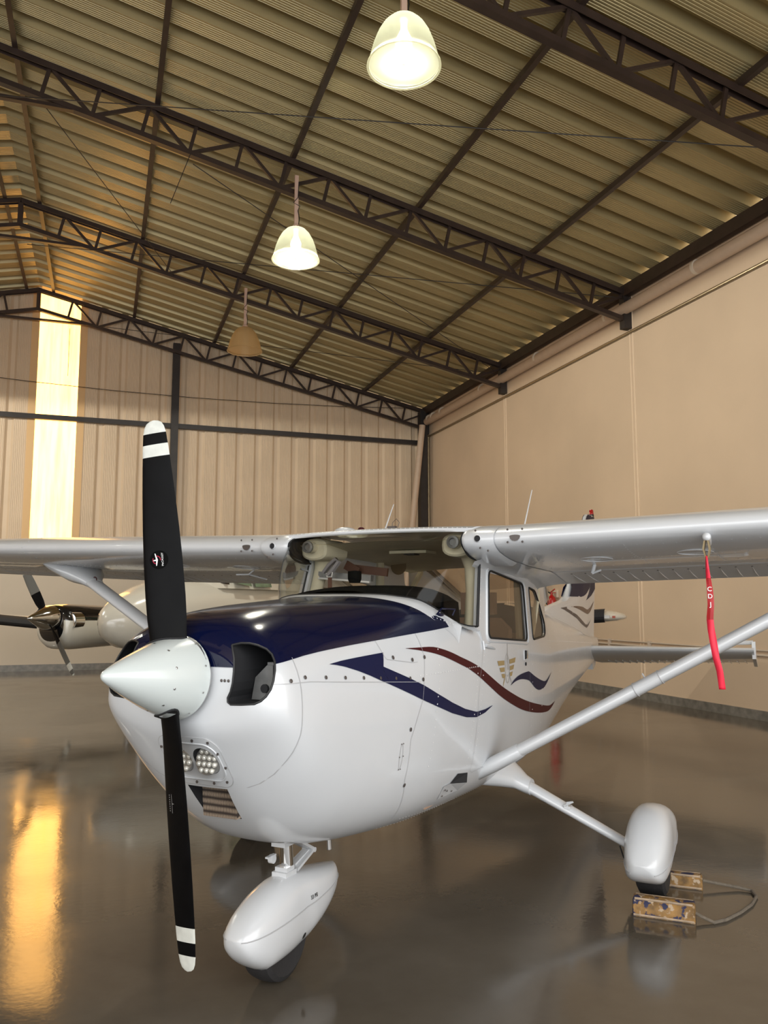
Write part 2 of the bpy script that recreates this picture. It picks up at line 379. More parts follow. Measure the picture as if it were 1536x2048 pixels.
def lamp(y, lit, lab, lx=2.51, pw=1.0):
    z = 6.64; r = empty('pendant_lamp', (lx, y, z), 0, lab, 'pendant lamp', 'high bay lamps in a row')
    R = .335
    prof = [(R*1.0, 0), (R*.985, .03), (R*.93, .10), (R*.86, .19), (R*.75, .29), (R*.60, .38), (R*.42, .445), (R*.22, .475), (.045, .485)]
    n = 72; rings = []
    for rr, h in prof: rings.append([((rr+.0035*(k % 2))*cos(2*pi*k/n), (rr+.0035*(k % 2))*sin(2*pi*k/n), h) for k in range(n)])
    MB().loft(rings, True, False).build('shade', M_SH1 if lit else M_SH0, r, angle=60)
    b = MB(); b.lathe([(R*.985, .0), (R*1.055, -.012), (R*1.06, -.022), (R*.99, -.018), (R*.985, 0)], n=48); b.build('rim', M_SH1 if lit else M_SH0, r)
    MB().lathe([(.001, .14), (.05, .155), (.078, .20), (.078, .25), (.05, .31), (.03, .36), (.03, .46)], n=20).build('bulb', M_BULB if lit else M_BULB0, r)
    MB().lathe([(.05, .455), (.055, .50), (.04, .53), (.02, .54)], n=20).build('cap', M_RODP, r)
    b = MB().box((-.028, -.018, .53), (.028, .018, 1.30 if y > 7 else 1.62)); b.build('hanger_rod', M_RODP, r, smooth=False)
    b = MB().tube([(.03, -.02, .50), (.045, -.02, .62), (.02, -.03, .74), (.05, -.02, .82), (-.05, -.02, .86), (.02, -.025, .95), (.03, -.02, 1.2)], .006, 6); b.build('cable', M_SEAL, r)
    if lit:
        l = bpy.data.lights.new('lamp_light', 'SPOT'); l.spot_size = radians(180); l.spot_blend = .04; l.energy = 600*pw; l.color = (1, .96, .84); l.shadow_soft_size = .08
        o = bpy.data.objects.new('lamp_light', l); o.location = (lx, y, z-.03); COL.objects.link(o)
lamp(6.7, True, 'lit white bell-shaped pendant lamp, nearest and largest at the top', pw=.45)
lamp(11.3, True, 'lit white bell-shaped pendant lamp in the middle of the row', pw=.85)
lamp(15.9, False, 'unlit amber-looking pendant lamp, farthest of the row')
# unseen lamps added left of the ridge to brighten the far walls
lamp(6.7, True, 'lit pendant lamp added on the left to brighten the far walls, nearest the doorway, out of frame', -6.01, .15)
lamp(11.3, True, 'lit pendant lamp added on the left to brighten the far walls, middle of the three, out of frame', -6.01, .3)
lamp(15.9, True, 'lit pendant lamp added on the left to brighten the far walls, farthest back, out of frame', -6.01, 1.7)

# ==================================================================== the high-wing aeroplane
# local axes: x to the aeroplane's left, y aft from the propeller disc, z up from the floor
ca, sa = cos(-AZ), sin(-AZ)
AXC, AYC = -.764, 2.940
PL = empty('aeroplane', (AXC*cos(AZ)+AYC*sin(AZ), -AXC*sin(AZ)+AYC*cos(AZ), 0), -(radians(25.5)+AZ),
           'white single-engine high-wing aeroplane with navy nose top and maroon stripe', 'aeroplane')
FS=[(.060,.285,1.22,1.405,1.12,2.3,2.0),
(.068,.33,1.21,1.44,1.095,2.3,2.0),
(.085,.365,1.20,1.466,1.065,2.35,2.0),
(.11,.392,1.19,1.487,1.03,2.4,2.0),
(.15,.414,1.17,1.504,.975,2.45,2.0),
(.20,.428,1.14,1.518,.905,2.5,2.0),
(.30,.447,1.10,1.534,.78,2.6,2.1),
(.40,.460,1.08,1.545,.68,2.7,2.2),
(.50,.472,1.07,1.554,.615,2.7,2.4),
(.70,.494,1.06,1.567,.56,2.8,2.7),
(.975,.522,1.05,1.583,.530,3.1,3.0),
(1.30,.548,1.05,1.597,.505,3.9,3.2),
(1.74,.560,1.05,1.612,.492,4.3,3.5),
(2.30,.565,1.05,1.62,.48,4.3,3.8),
(2.75,.560,1.05,1.62,.47,4.0,3.6),
(3.3,.530,1.05,1.60,.475,3.0,3.3),
(4.0,.455,1.06,1.57,.535,2.8,3.0),
(5.0,.335,1.08,1.47,.635,2.6,2.7),
(6.0,.225,1.09,1.36,.735,2.4,2.5),
(7.0,.12,1.09,1.22,.83,2.3,2.3),
(7.62,.05,1.09,1.17,.90,2.2,2.2)]
def hermite(xs,ys,x):
    n=len(xs)
    if x<=xs[0]: return ys[0]
    if x>=xs[-1]: return ys[-1]
    i=0
    while x>xs[i+1]: i+=1
    def sl(k): return (ys[k+1]-ys[k])/(xs[k+1]-xs[k])
    def m(k):
        if k==0: return sl(0)
        if k==n-1: return sl(n-2)
        a,b=sl(k-1),sl(k)
        if a*b<=0: return 0.
        h0=xs[k]-xs[k-1];h1=xs[k+1]-xs[k];w1=2*h1+h0;w2=h1+2*h0
        return (w1+w2)/(w1/a+w2/b)
    h=xs[i+1]-xs[i];t=(x-xs[i])/h
    return ((2*t**3-3*t*t+1)*ys[i]+(t**3-2*t*t+t)*h*m(i)+(-2*t**3+3*t*t)*ys[i+1]+(t**3-t*t)*h*m(i+1))
FX=[r[0] for r in FS]
def fpar(y): return [hermite(FX,[r[k] for r in FS],y) for k in range(1,7)]
def half(y,z):
    w,zm,zt,zb,nt,nb=fpar(y)
    if z>=zm: u=(z-zm)/(zt-zm);n=nt
    else: u=(zm-z)/(zm-zb);n=nb
    if u>=1: return 0.
    return w*(1-u**n)**(1/n)
def topcut(y, zc):
    w, zm, zt, zb, n1, n2 = fpar(y)
    u = max(0., min(1., (zc-zm)/(zt-zm))); return math.asin(u**(n1/2))
def ring(y, zc, off=0., N1=16, N2=22, lo=None):
    """half section points from the cut height down to the keel (or to height lo), right side"""
    w, zm, zt, zb, n1, n2 = fpar(y); out = []
    a0 = topcut(y, zc)
    for i in range(N1):
        a = a0*(1-i/N1); out.append((w*cos(a)**(2/n1) if a < pi/2-1e-9 else 0., zm+(zt-zm)*sin(a)**(2/n1)))
    for i in range(N2+1):
        a = pi/2*i/N2; out.append((w*max(0., cos(a))**(2/n2) if i < N2 else 0., zm-(zm-zb)*sin(a)**(2/n2)))
    return out
def full(y, zc, off=0.):
    h = ring(y, zc); return [(x+off*(1 if x > .01 else 0), y, z) for x, z in h] + [(-x, y, z) for x, z in h[-2::-1]]
ZC = [(0, 9), (1.165, 9), (1.17, 1.5945), (1.21, 1.592), (1.26, 1.588), (1.325, 1.572), (1.404, 1.534), (1.47, 1.500), (1.532, 1.472), (1.58, 1.458), (1.647, 1.447), (1.745, 1.441), (1.80, 1.43), (1.86, 1.31), (3.42, 1.30), (3.5, 1.33), (3.7, 1.45), (3.95, 1.558), (4.05, 9), (9, 9)]
def zcut(y):
    for (a, p), (b, q) in zip(ZC, ZC[1:]):
        if a <= y <= b:
            zt = fpar(y)[2]; p = min(p, fpar(a)[2]); q = min(q, fpar(b)[2])
            return min(zt, p+(q-p)*(y-a)/(b-a))
def fronty(x, z):
    a, b = .06, 1.2
    if half(a, z) >= abs(x): return a
    for _ in range(30):
        m = (a+b)/2
        if half(m, z) >= abs(x): b = m
        else: a = m
    return b
def sx(y, z, off=.0026): return half(y, z)+off
def lerpc(c, t):
    """point on a polyline at fraction t of its length"""
    d = [0]
    for p, q in zip(c, c[1:]): d.append(d[-1]+math.hypot(q[0]-p[0], q[1]-p[1]))
    s = t*d[-1]
    for i in range(len(c)-1):
        if s <= d[i+1] or i == len(c)-2:
            k = (s-d[i])/max(1e-9, d[i+1]-d[i]); return (c[i][0]+(c[i+1][0]-c[i][0])*k, c[i][1]+(c[i+1][1]-c[i][1])*k)
def smoothc(c, n=6):
    out = []
    for i in range(len(c)-1):
        p0 = c[max(0, i-1)]; p1 = c[i]; p2 = c[i+1]; p3 = c[min(len(c)-1, i+2)]
        for k in range(n):
            t = k/n
            out.append(tuple(.5*((2*p1[j])+(-p0[j]+p2[j])*t+(2*p0[j]-5*p1[j]+4*p2[j]-p3[j])*t*t+(-p0[j]+3*p1[j]-3*p2[j]+p3[j])*t**3) for j in (0, 1)))
    return out+[c[-1]]
def stripe(b, top, bot, mi, X=sx, both=True, n=70, m=4, sm=True, off=.0015):
    if sm: top = smoothc(top); bot = smoothc(bot)
    for s in ((1, -1) if both else (1,)):
        rows = []
        for i in range(n+1):
            t = i/n; p = lerpc(top, t); q = lerpc(bot, t)
            rows.append([(s*X(p[0]+(q[0]-p[0])*k/m, p[1]+(q[1]-p[1])*k/m), p[0]+(q[0]-p[0])*k/m, p[1]+(q[1]-p[1])*k/m) for k in range(m+1)])
        b.grid(rows, mi)
def linestrip(b, pts, w, mi, X=sx, sides=(1, -1)):
    """thin painted line following points (y, z) on the skin"""
    P = []
    for p, q in zip(pts, pts[1:]):
        L = math.hypot(q[0]-p[0], q[1]-p[1]); k = max(1, int(L/.03))
        P += [(p[0]+(q[0]-p[0])*i/k, p[1]+(q[1]-p[1])*i/k) for i in range(k)]
    P.append(pts[-1])
    for s in sides:
        rows = []
        for i, p in enumerate(P):
            a = P[max(0, i-1)]; c = P[min(len(P)-1, i+1)]; dy, dz = c[0]-a[0], c[1]-a[1]; l = math.hypot(dy, dz) or 1
            ny, nz = -dz/l*w/2, dy/l*w/2
            rows.append([(s*(X(p[0]+ny, p[1]+nz)+.0006), p[0]+ny, p[1]+nz), (s*(X(p[0]-ny, p[1]-nz)+.0006), p[0]-ny, p[1]-nz)])
        b.grid(rows, mi)
def rivet(b, c, n, mi, r=.0038):
    n = Vector(n).normalized(); t = n.orthogonal().normalized(); u = n.cross(t); c = Vector(c)
    vs = [c + t*(r*cos(k*pi/3)) + u*(r*sin(k*pi/3)) for k in range(6)] + [c+n*r*.55]
    b.add(vs, [(k, (k+1) % 6, 6) for k in range(6)], mi)
def rivets(b, pts, mi, step=.032, X=sx, sides=(1, -1), r=.0038):
    for p, q in zip(pts, pts[1:]):
        L = math.hypot(q[0]-p[0], q[1]-p[1]); k = max(1, int(L/step))
        for i in range(k):
            y = p[0]+(q[0]-p[0])*i/k; z = p[1]+(q[1]-p[1])*i/k; x = X(y, z)
            nz = -(X(y, z+.01)-X(y, z-.01))/.02; ny = -(X(y+.01, z)-X(y-.01, z))/.02
            for s in sides: rivet(b, (s*x, y, z), (s, ny, nz), mi, r)
def screw(b, y, z, mi, r=.010, X=sx, sides=(1, -1)):
    for s in sides:
        c = Vector((s*(X(y, z)+.001), y, z)); nn = Vector((s, -(X(y+.01, z)-X(y-.01, z))/.02, -(X(y, z+.01)-X(y, z-.01))/.02)).normalized()
        t = nn.orthogonal().normalized(); u = nn.cross(t)
        b.add([c+t*(r*cos(k*pi/6))+u*(r*sin(k*pi/6)) for k in range(12)]+[c+nn*.003], [(k, (k+1) % 12, 12) for k in range(12)], mi)

# ---- cowling (closed body so the openings can be cut through it)
ys = [.06, .0635, .068, .076, .085, .097, .11, .13, .15, .175, .20, .23, .27, .31, .36, .42, .49, .57, .66, .76, .87, .975, 1.04]
rings = []
h0 = full(.06, 9)
for k in (.04, .5, .8, .93): rings.append([(x*k, .058+.002*k, 1.27+(z-1.27)*k) for x, y, z in h0])
rings += [full(y, 9) for y in ys]
b = MB(); b.loft([r[:-1] for r in rings], True, True)
cowl = b.build('cowling', [M_WHITE, M_DARK, M_BLUE, M_LINE, M_SCREW, M_RIVET], PL, angle=50)
def cut(target, cutter):
    md = target.modifiers.new('cut', 'BOOLEAN'); md.operation = 'DIFFERENCE'; md.solver = 'EXACT'; md.object = cutter
    try: md.material_mode = 'TRANSFER'
    except Exception: pass
    dg = bpy.context.evaluated_depsgraph_get(); me = bpy.data.meshes.new_from_object(target.evaluated_get(dg))
    target.modifiers.clear(); old = target.data; target.data = me; bpy.data.meshes.remove(old); bpy.data.objects.remove(cutter)
inl = [(.214,1.411),(.243,1.418),(.272,1.417),(.298,1.410),(.325,1.397),(.345,1.379),(.360,1.355),(.369,1.325),(.372,1.29),(.368,1.262),(.356,1.238),(.340,1.222),(.318,1.212),(.27,1.208),(.223,1.206),(.211,1.214),(.210,1.228),(.222,1.25),(.230,1.28),(.234,1.32),(.231,1.365),(.222,1.392)]
for s in (1, -1):
    c = MB().prism([(s*x, z) for x, z in inl], -.2, .52, 'y').build('cutter', M_DARK, PL, smooth=False); cut(cowl, c)
intake = [(-.092, .872), (.092, .872), (.080, .738), (-.080, .738)]
c = MB().prism(intake, -.2, .50, 'y').build('cutter', M_DARK, PL, smooth=False); cut(cowl, c)
for x in (-.058, .058):
    c = MB().lathe([(.052, -.3), (.052, .24)], (x, 0, .985), 'y', 32).build('cutter', M_DARK, PL, smooth=False); cut(cowl, c)
# navy panel over the top of the cowling and deck
ZB = [(.06,1.334),(.138,1.348),(.267,1.366),(.374,1.377),(.579,1.391),(.831,1.406),(1.188,1.429),(1.43,1.444)]
def zblue(y):
    for (a, p), (c_, q) in zip(ZB, ZB[1:]):
        if y <= c_: return p+(q-p)*(max(y, a)-a)/(c_-a)
    return ZB[-1][1]
def inside_inlet(x, z):
    x = abs(x); n = len(inl); r = False
    for i in range(n):
        (x1, z1), (x2, z2) = inl[i], inl[(i+1) % n]
        if (z1 > z) != (z2 > z) and x < (x2-x1)*(z-z1)/(z2-z1)+x1: r = not r
    return r
def band(y, z0, z1, n, off):
    """section points on the right half between two heights"""
    w, zm, zt, zb_, n1, n2 = fpar(y)
    def ang(z): return math.asin(max(0., min(1., (z-zm)/(zt-zm)))**(n1/2))
    a0, a1 = ang(z0), ang(z1); out = []
    for i in range(n+1):
        a = a0+(a1-a0)*i/n; nx = cos(a)**(2/n1) if a < pi/2-1e-9 else 0.
        x = w*nx; z = zm+(zt-zm)*sin(a)**(2/n1)
        gx, gz = (max(nx, 0)**(n1-1))/w, (((z-zm)/(zt-zm))**(n1-1))/(zt-zm); g = math.hypot(gx, gz)
        out.append((x+off*gx/g, y, z+off*gz/g))
    return out
b = MB(); OFF = .0022
# front face of the navy panel: fine strips, leaving out the inlet openings
rows = []
h = band(.0685, zblue(.0685), 9, 26, OFF)
for k in (.46, .55, .64, .72, .79, .85, .90, .94, .97, .99):
    q = band(.06, zblue(.06), 9, 26, 0)
    rows.append([(x*k if True else x, .0575, max(1.334, 1.27+(z-1.27)*k)) for x, y, z in q])
yy = [.060, .0635, .068, .076, .085, .097, .11, .13, .15, .175, .20, .23, .27, .31, .36, .42, .49, .57, .66, .76, .87, .975, 1.05, 1.12]
rows += [band(y, zblue(y), 9, 26, OFF) for y in yy]
rows2 = [[(x, y-(OFF if y < .075 else 0), z) for x, y, z in r] for r in rows]
ZR2 = [(1.12, 9), (1.15, 1.588), (1.20, 1.583), (1.28, 1.566), (1.36, 1.535), (1.40, 1.500), (1.42, 1.472), (1.43, 1.4455)]
for s in (1, -1):
    g = [[(s*x, y, z) for x, y, z in r] for r in rows2]
    nr = len(g[0])
    # subdivide near the inlet so its edge stays crisp
    for i in range(len(g)-1):
        for k in range(nr-1):
            A, B_, C_, D_ = [Vector(p) for p in (g[i][k], g[i][k+1], g[i+1][k+1], g[i+1][k])]
            cen = (A+B_+C_+D_)/4
            near = cen.y < .17 and abs(cen.x) > .17 and 1.30 < cen.z < 1.44
            N = 8 if near else 1
            for a in range(N):
                for c2 in range(N):
                    def Q(u, v): return A.lerp(B_, v).lerp(D_.lerp(C_, v), u)
                    q4 = [Q(a/N, c2/N), Q(a/N, (c2+1)/N), Q((a+1)/N, (c2+1)/N), Q((a+1)/N, c2/N)]
                    m_ = sum(q4, Vector())/4
                    if near and inside_inlet(m_.x, m_.z): continue
                    b.add(q4, [(0, 1, 2, 3)], 0)
    R2 = []
    for y in [1.12, 1.124, 1.13, 1.14, 1.15, 1.17, 1.20, 1.22, 1.25, 1.28, 1.30, 1.33, 1.36, 1.378, 1.39, 1.40, 1.41, 1.42, 1.425, 1.43]:
        for (a, p), (c_, q) in zip(ZR2, ZR2[1:]):
            if a <= y <= c_: p = min(p, fpar(y)[2]); zr = p+(q-p)*(y-a)/(c_-a); break
        R2.append([(s*x, yy_, z) for x, yy_, z in band(y, zblue(y), max(zr, zblue(y)+.001), 14, OFF)])
    b.grid(R2, 0)
b.build('navy_top_panel', M_BLUE, cowl, angle=60)
# inlet lips
for s in (1, -1):
    pts = [(s*x, min(fronty(s*x, z), .16)-.001, z) for x, z in inl]; pts.append(pts[0])
    lo = [i for i, p in enumerate(pts) if p[2] < 1.335]
    MB().tube(pts, .0042, 8).build('inlet_rim', M_SEAL, cowl)
    e = MB()
    e.box((s*.30-.11, .26, 1.20), (s*.30+.10, .27, 1.30)); e.box((s*.30-.02, .20, 1.28), (s*.30+.02, .25, 1.345)); e.tube([(s*.29, .24, 1.21), (s*.29, .24, 1.34)], .012, 8)
    e.prism([(s*.22, 1.21), (s*.37, 1.21), (s*.37, 1.30), (s*.31, 1.30), (s*.31, 1.335), (s*.285, 1.335), (s*.235, 1.29)], .19, .195, 'y')
    e.build('engine_baffle', M_GREYM, cowl, smooth=False)
    e = MB()
    for k in range(9): e.box((s*.30-.12, .33+.002*k, 1.23+.024*k), (s*.30+.02, .45, 1.238+.024*k))
    e.tube([(s*.28, .23, 1.25), (s*.28, .18, 1.252)], .016, 10); e.build('cylinder_fins', M_DARK, cowl, smooth=False)
# intake filter
e = MB(); e.prism([(-.090, .868), (.090, .868), (.078, .742), (-.078, .742)], .312, .34, 'y')
fl = mat('pleated brown air filter', (.20, .135, .085), .85)
def pleats(m):
    N = m.node_tree.nodes; L = m.node_tree.links; P = N['Principled BSDF']; tc = N.new('ShaderNodeTexCoord')
    w = N.new('ShaderNodeTexWave'); w.bands_direction = 'X'; w.inputs['Scale'].default_value = 55; w.inputs['Distortion'].default_value = 3; w.inputs['Detail'].default_value = 2
    w2 = N.new('ShaderNodeTexWave'); w2.bands_direction = 'Z'; w2.inputs['Scale'].default_value = 12; w2.inputs['Distortion'].default_value = .6
    mx = N.new('ShaderNodeMath'); mx.operation = 'MULTIPLY'; r = N.new('ShaderNodeValToRGB')
    r.color_ramp.elements[0].color = (.03, .02, .015, 1); r.color_ramp.elements[1].color = (.34, .26, .19, 1); r.color_ramp.elements[1].position = .6
    L.new(tc.outputs['Object'], w.inputs[0]); L.new(tc.outputs['Object'], w2.inputs[0]); L.new(w.outputs[1], mx.inputs[0]); L.new(w2.outputs[1], mx.inputs[1]); L.new(mx.outputs[0], r.inputs[0]); L.new(r.outputs[0], P.inputs['Base Color'])
pleats(fl)
e.build('air_filter', fl, cowl, smooth=False)
# landing light plate, lamps
def plate_outline(w, h, r, n=6):
    out = []
    for cx_, cz, a0 in ((w-r, h-r, 0), (-w+r, h-r, 90), (-w+r, -h+r, 180), (w-r, -h+r, 270)):
        for k in range(n+1): a = radians(a0+90*k/n); out.append((cx_+r*cos(a), cz+r*sin(a)))
    return out
def onfront(x, z, off): return (x, fronty(x, z)-off, z)
e = MB()
def ringplate(e, outer, inner, off, mi=0):
    n = len(outer); rows = [[onfront(*[o+(i_-o)*t for o, i_ in zip(outer[k % n], inner[k % n])], off) for k in range(n+1)] for t in (0, .25, .5, .75, 1)]
    e.grid(rows, mi)
oc = [(x+.004, .980+z) for x, z in plate_outline(.138, .098, .052)]
ic = [(x+.004, .980+z) for x, z in plate_outline(.120, .074, .050)]
ringplate(e, oc, ic, .004)
for k in range(0, len(oc)):
    pass
# raised edge of the plate
e.tube([onfront(x, z, .004) for x, z in ic+[ic[0]]], .0035, 6); e.tube([onfront(x, z, .002) for x, z in oc+[oc[0]]], .002, 6, mi=1)
for x, z in ((.125, 1.02), (.132, .965), (.105, 1.062), (.04, 1.066), (-.05, 1.066), (.110, .905), (.05, .895), (-.03, .893), (-.10, .91), (-.128, .96), (-.125, 1.03)):
    p = Vector(onfront(x+.002, z, .006)); e.add([p+Vector((.006*cos(k*pi/5), -.001, .006*sin(k*pi/5))) for k in range(10)], [tuple(range(10))], 2)
e.build('light_plate', [M_WHITE, M_LINE, M_SCREW], cowl, angle=60)
M_LREF = mat('grey lamp reflector', (.33, .32, .30), .3, metal=.6); M_LED = mat('led lens', (.75, .73, .66), .08, metal=.3)
for x in (-.058, .058):
    y0 = fronty(x, .985)+.004
    L_ = empty('landing_light', (0, 0, 0)); L_.parent = cowl
    e = MB(); e.lathe([(.0512, 0), (.0512, .03)], (x, y0, .985), 'y', 32); e.build('reflector', M_LREF, L_)
    e = MB()
    for q in range(4):
        for w_ in range(3 if q in (0, 3) else 4):
            xx = x+(w_-(1 if q in (0, 3) else 1.5))*.0235; zz = .985+(q-1.5)*.0225
            e.sphere((xx, y0-.002, zz), .0098, 6)
    e.build('led_cluster', M_LED, L_)
# seams, screws and rivets of the cowling
b = MB()
linestrip(b, [(.205, 1.365), (.205, 1.28), (.2, 1.13), (.203, 1.06), (.21, 1.0), (.222, .945), (.230, .905), (.232, .885)], .0022, 0)
linestrip(b, [(.095, 1.278), (.26, 1.276), (.5, 1.256), (1.05, 1.212)], .002, 0)
linestrip(b, [(1.09, 1.424), (1.105, 1.32), (1.06, 1.13), (.95, .975), (.93, .81), (1.0, .62)], .0022, 0)
linestrip(b, [(.765, 1.403), (.785, 1.340), (.80, 1.325), (1.0, 1.300), (1.04, 1.30)], .002, 0)
for y, z in ((.237,1.293),(.355,1.284),(.477,1.274),(.602,1.264),(.723,1.254),(.841,1.244),(.959,1.236),(.16,1.286)): screw(b, y, z, 1, .0075)
for y, z in ((1.072,1.222),(1.106,1.318),(.949,1.019),(.937,.786),(.85,1.33),(1.0,1.312)): screw(b, y, z, 1, .009)
for x in (.182, .196, .212):
    for s in (1, -1): rivet(b, (s*x, .0575, 1.287), (0, -1, 0), 1, .006)
b.build('cowl_fasteners', [M_LINE, M_SCREW, M_RIVET], cowl)
b = MB(); n = 24; cy, cz = .872, .917
outl = [(cy+.012*cos(a)+ (.006*sin(a)), cz+.052*sin(a)) for a in [2*pi*k/n for k in range(n)]]
linestrip(b, outl+[outl[0]], .0025, 0)
for k in range(0, n, 4): screw(b, cy+(outl[k][0]-cy)*1.25, cz+(outl[k][1]-cz)*1.15, 1, .003)
b.build('access_cover', [M_LINE, M_SCREW], cowl)

# ---- fuselage shell
b = MB(); st_y = [1.039]+[1.05+.03*k for k in range(4)]+[1.16]+[1.16+.02*k for k in range(1, 15)]
st_y += [1.46+.02*k for k in range(0, 18)]+[1.82, 1.86]+[1.95+.12*k for k in range(12)]+[3.33, 3.42, 3.5, 3.6, 3.7, 3.8, 3.88, 3.95, 4.05, 4.2, 4.5, 4.8, 5.1, 5.5, 6, 6.5, 7, 7.3, 7.62]
st_y = sorted(set(round(y, 4) for y in st_y))
b.grid([full(y, zcut(y)) for y in st_y], 0)
last = full(7.62, 9); b.add(last, [tuple(range(len(last)))], 0)
stripe(b, [(.398,1.330),(.482,1.338),(.605,1.345),(.788,1.354),(.74,1.338),(.693,1.322),(.762,1.297),(.843,1.271),(.954,1.236),(1.076,1.196),(1.212,1.145),(1.372,1.09),(1.536,1.042),(1.697,1.009),(1.83,1.007),(1.946,1.014)],
          [(.396,1.330),(.44,1.324),(.489,1.315),(.578,1.292),(.66,1.266),(.721,1.245),(.826,1.211),(.942,1.173),(1.069,1.131),(1.208,1.088),(1.371,1.040),(1.554,.999),(1.697,.982),(1.829,.990),(1.946,1.012)], 1, sm=False, n=110)
stripe(b, [(.971,1.363),(1.066,1.362),(1.192,1.360),(1.287,1.346),(1.387,1.325),(1.505,1.295),(1.61,1.27),(1.756,1.23),(1.918,1.172),(2.102,1.106),(2.309,1.044),(2.543,.985),(2.811,.933),(3.167,.879),(3.367,.858),(3.6,.86)],
          [(.971,1.362),(1.057,1.352),(1.173,1.335),(1.266,1.317),(1.367,1.293),(1.489,1.261),(1.596,1.233),(1.745,1.183),(1.913,1.117),(2.099,1.046),(2.305,.982),(2.54,.922),(2.813,.875),(3.137,.837),(3.357,.828),(3.6,.858)], 2)
stripe(b, [(2.286,1.091),(2.359,1.116),(2.48,1.135),(2.661,1.141),(2.714,1.135),(2.854,1.096),(3.056,1.054),(3.214,1.041),(3.42,1.08)],
          [(2.286,1.090),(2.381,1.104),(2.502,1.107),(2.655,1.091),(2.735,1.071),(2.847,1.026),(2.978,1.0),(3.169,1.008),(3.42,1.079)], 1)
for l in ([(1.751,1.30),(1.70,1.10),(1.605,.832),(1.595,.72)], [(1.84,1.32),(1.80,1.15),(1.70,.84),(1.69,.735)], [(1.25,1.42),(1.23,1.20),(1.12,.80)]): rivets(b, l, 3)
for l in ([(2.80,1.29),(2.76,.9),(2.74,.60)], [(3.05,1.0),(3.03,.62)], [(3.45,1.25),(3.50,.66)], [(3.9,1.35),(3.9,.70)], [(4.5,1.35),(4.5,.72)], [(5.2,1.33),(5.2,.76)], [(6.0,1.28),(6.0,.84)], [(3.4,1.30),(6.9,1.13)], [(3.5,.62),(7,.89)]): rivets(b, l, 3, .05)
for l in ([(1.0,.575),(1.3,.55),(1.75,.535),(2.3,.525),(2.75,.52)], [(1.1,.60),(1.5,.57),(1.75,.56)], [(1.05,1.24),(1.75,1.235)], [(1.30,1.50),(1.74,1.40)]): rivets(b, l, 3, .028)
linestrip(b, [(1.84,1.34),(1.76,1.18),(1.675,.84),(1.665,.72),(1.70,.705),(2.66,.70),(2.69,.74),(2.69,.97),(2.75,1.30)], .0022, 4)
linestrip(b, [(4.05,1.10),(4.05,.86)], .003, 4); linestrip(b, [(4.08,1.115),(4.60,1.10)], .003, 4)
fus = b.build('fuselage', [M_WHITE, M_BLUED, M_RED, M_RIVET, M_LINE], PL, angle=50)
# side step vent low on the fuselage
for s in (1, -1):
    e = MB()
    q = lambda y, z, o: (s*(half(y, z)+o), y, z)
    e.add([q(1.37,.635,.004), q(1.60,.632,.004), q(1.60,.675,.03), q(1.43,.70,.006), q(1.36,.70,.004)], [(0,1,2,3,4)], 0)
    e.add([q(1.43,.70,.006), q(1.60,.675,.03), q(1.64,.715,.002), q(1.50,.735,.002)], [(0,1,2,3)], 1)
    for y, z in ((1.40,.645),(1.395,.675),(1.43,.665),(1.50,.65)): screw(e, y, z, 2, .006, lambda a, c: half(a, c)+.006, (s,))
    e.build('cabin_air_scoop', [M_WHITE, M_DARK, M_SCREW], PL, smooth=False)
# lower strut fairing on the door sill, main gear fairing
# door fittings
e = MB()
for s in (1,):
    X = lambda y, z: half(y, z)
    e.tube([(X(1.86,1.335)+.008, 1.85, 1.338), (X(1.9,1.33)+.012, 1.90, 1.333), (X(2.0,1.31)+.006, 2.01, 1.312)], [.010, .014, .004], 8)
    e.tube([(X(1.86,1.36)+.006, 1.83, 1.362), (X(1.86,1.31)+.006, 1.83, 1.315)], .006, 8)
e.build('door_hinge', M_WHITE, PL)
e = MB()
e.box((half(2.62,1.24)+.0, 2.595, 1.215), (half(2.62,1.24)+.004, 2.655, 1.278), 0); e.box((half(2.62,1.24)+.003, 2.600, 1.22), (half(2.62,1.24)+.006, 2.622, 1.273), 1); e.box((half(2.62,1.24)+.003, 2.626, 1.222), (half(2.62,1.24)+.010, 2.650, 1.272), 2)
e.lathe([(.011, 0), (.011, .005)], (half(2.62,1.19), 2.622, 1.19), 'x', 14, 1)
e.build('door_handle', [M_WHITE, M_DARK, M_CHROME], PL, smooth=False)
# winged gold emblem on the door
M_GOLD = mat('gold emblem paint', (.37, .26, .11), .4); M_GOLDL = mat('silver grey emblem paint', (.42, .40, .37), .4)
e = MB()
EX = lambda y, z: half(y, z)+.0018
def dpoly(e, pts, mi): e.add([(EX(y, z), y, z) for y, z in pts], [tuple(range(len(pts)))], mi)
c0 = 2.225
for k, (zt_, za, zb_, wd) in enumerate(((1.243, 1.238, 1.215, .175), (1.203, 1.200, 1.178, .140), (1.167, 1.164, 1.143, .108))):
    for s in (-1, 1):
        dpoly(e, [(c0+s*.050, za), (c0+s*wd, zt_), (c0+s*(wd-.018), zb_), (c0+s*.050, zb_-.002)], 0)
def dl(pts, w=.004, mi=1): linestrip(e, pts, w, mi, EX, (1,))
dl([(c0+.03, 1.335), (c0+.015, 1.28), (c0+.01, 1.18)], .006)
dl([(c0, 1.275), (c0-.035, 1.24), (c0-.042, 1.18), (c0-.02, 1.13)], .005); dl([(c0+.01, 1.275), (c0+.04, 1.235), (c0+.046, 1.18), (c0+.03, 1.13)], .005)
dl([(c0, 1.25), (c0-.02, 1.22), (c0-.022, 1.18)], .004); dl([(c0+.005, 1.25), (c0+.022, 1.22), (c0+.024, 1.18)], .004)
dl([(c0-.01, 1.155), (c0+.002, 1.145), (c0+.016, 1.155)], .004); dl([(c0-.03, 1.135), (c0-.01, 1.113), (c0+.002, 1.109), (c0+.018, 1.113), (c0+.035, 1.135)], .006)
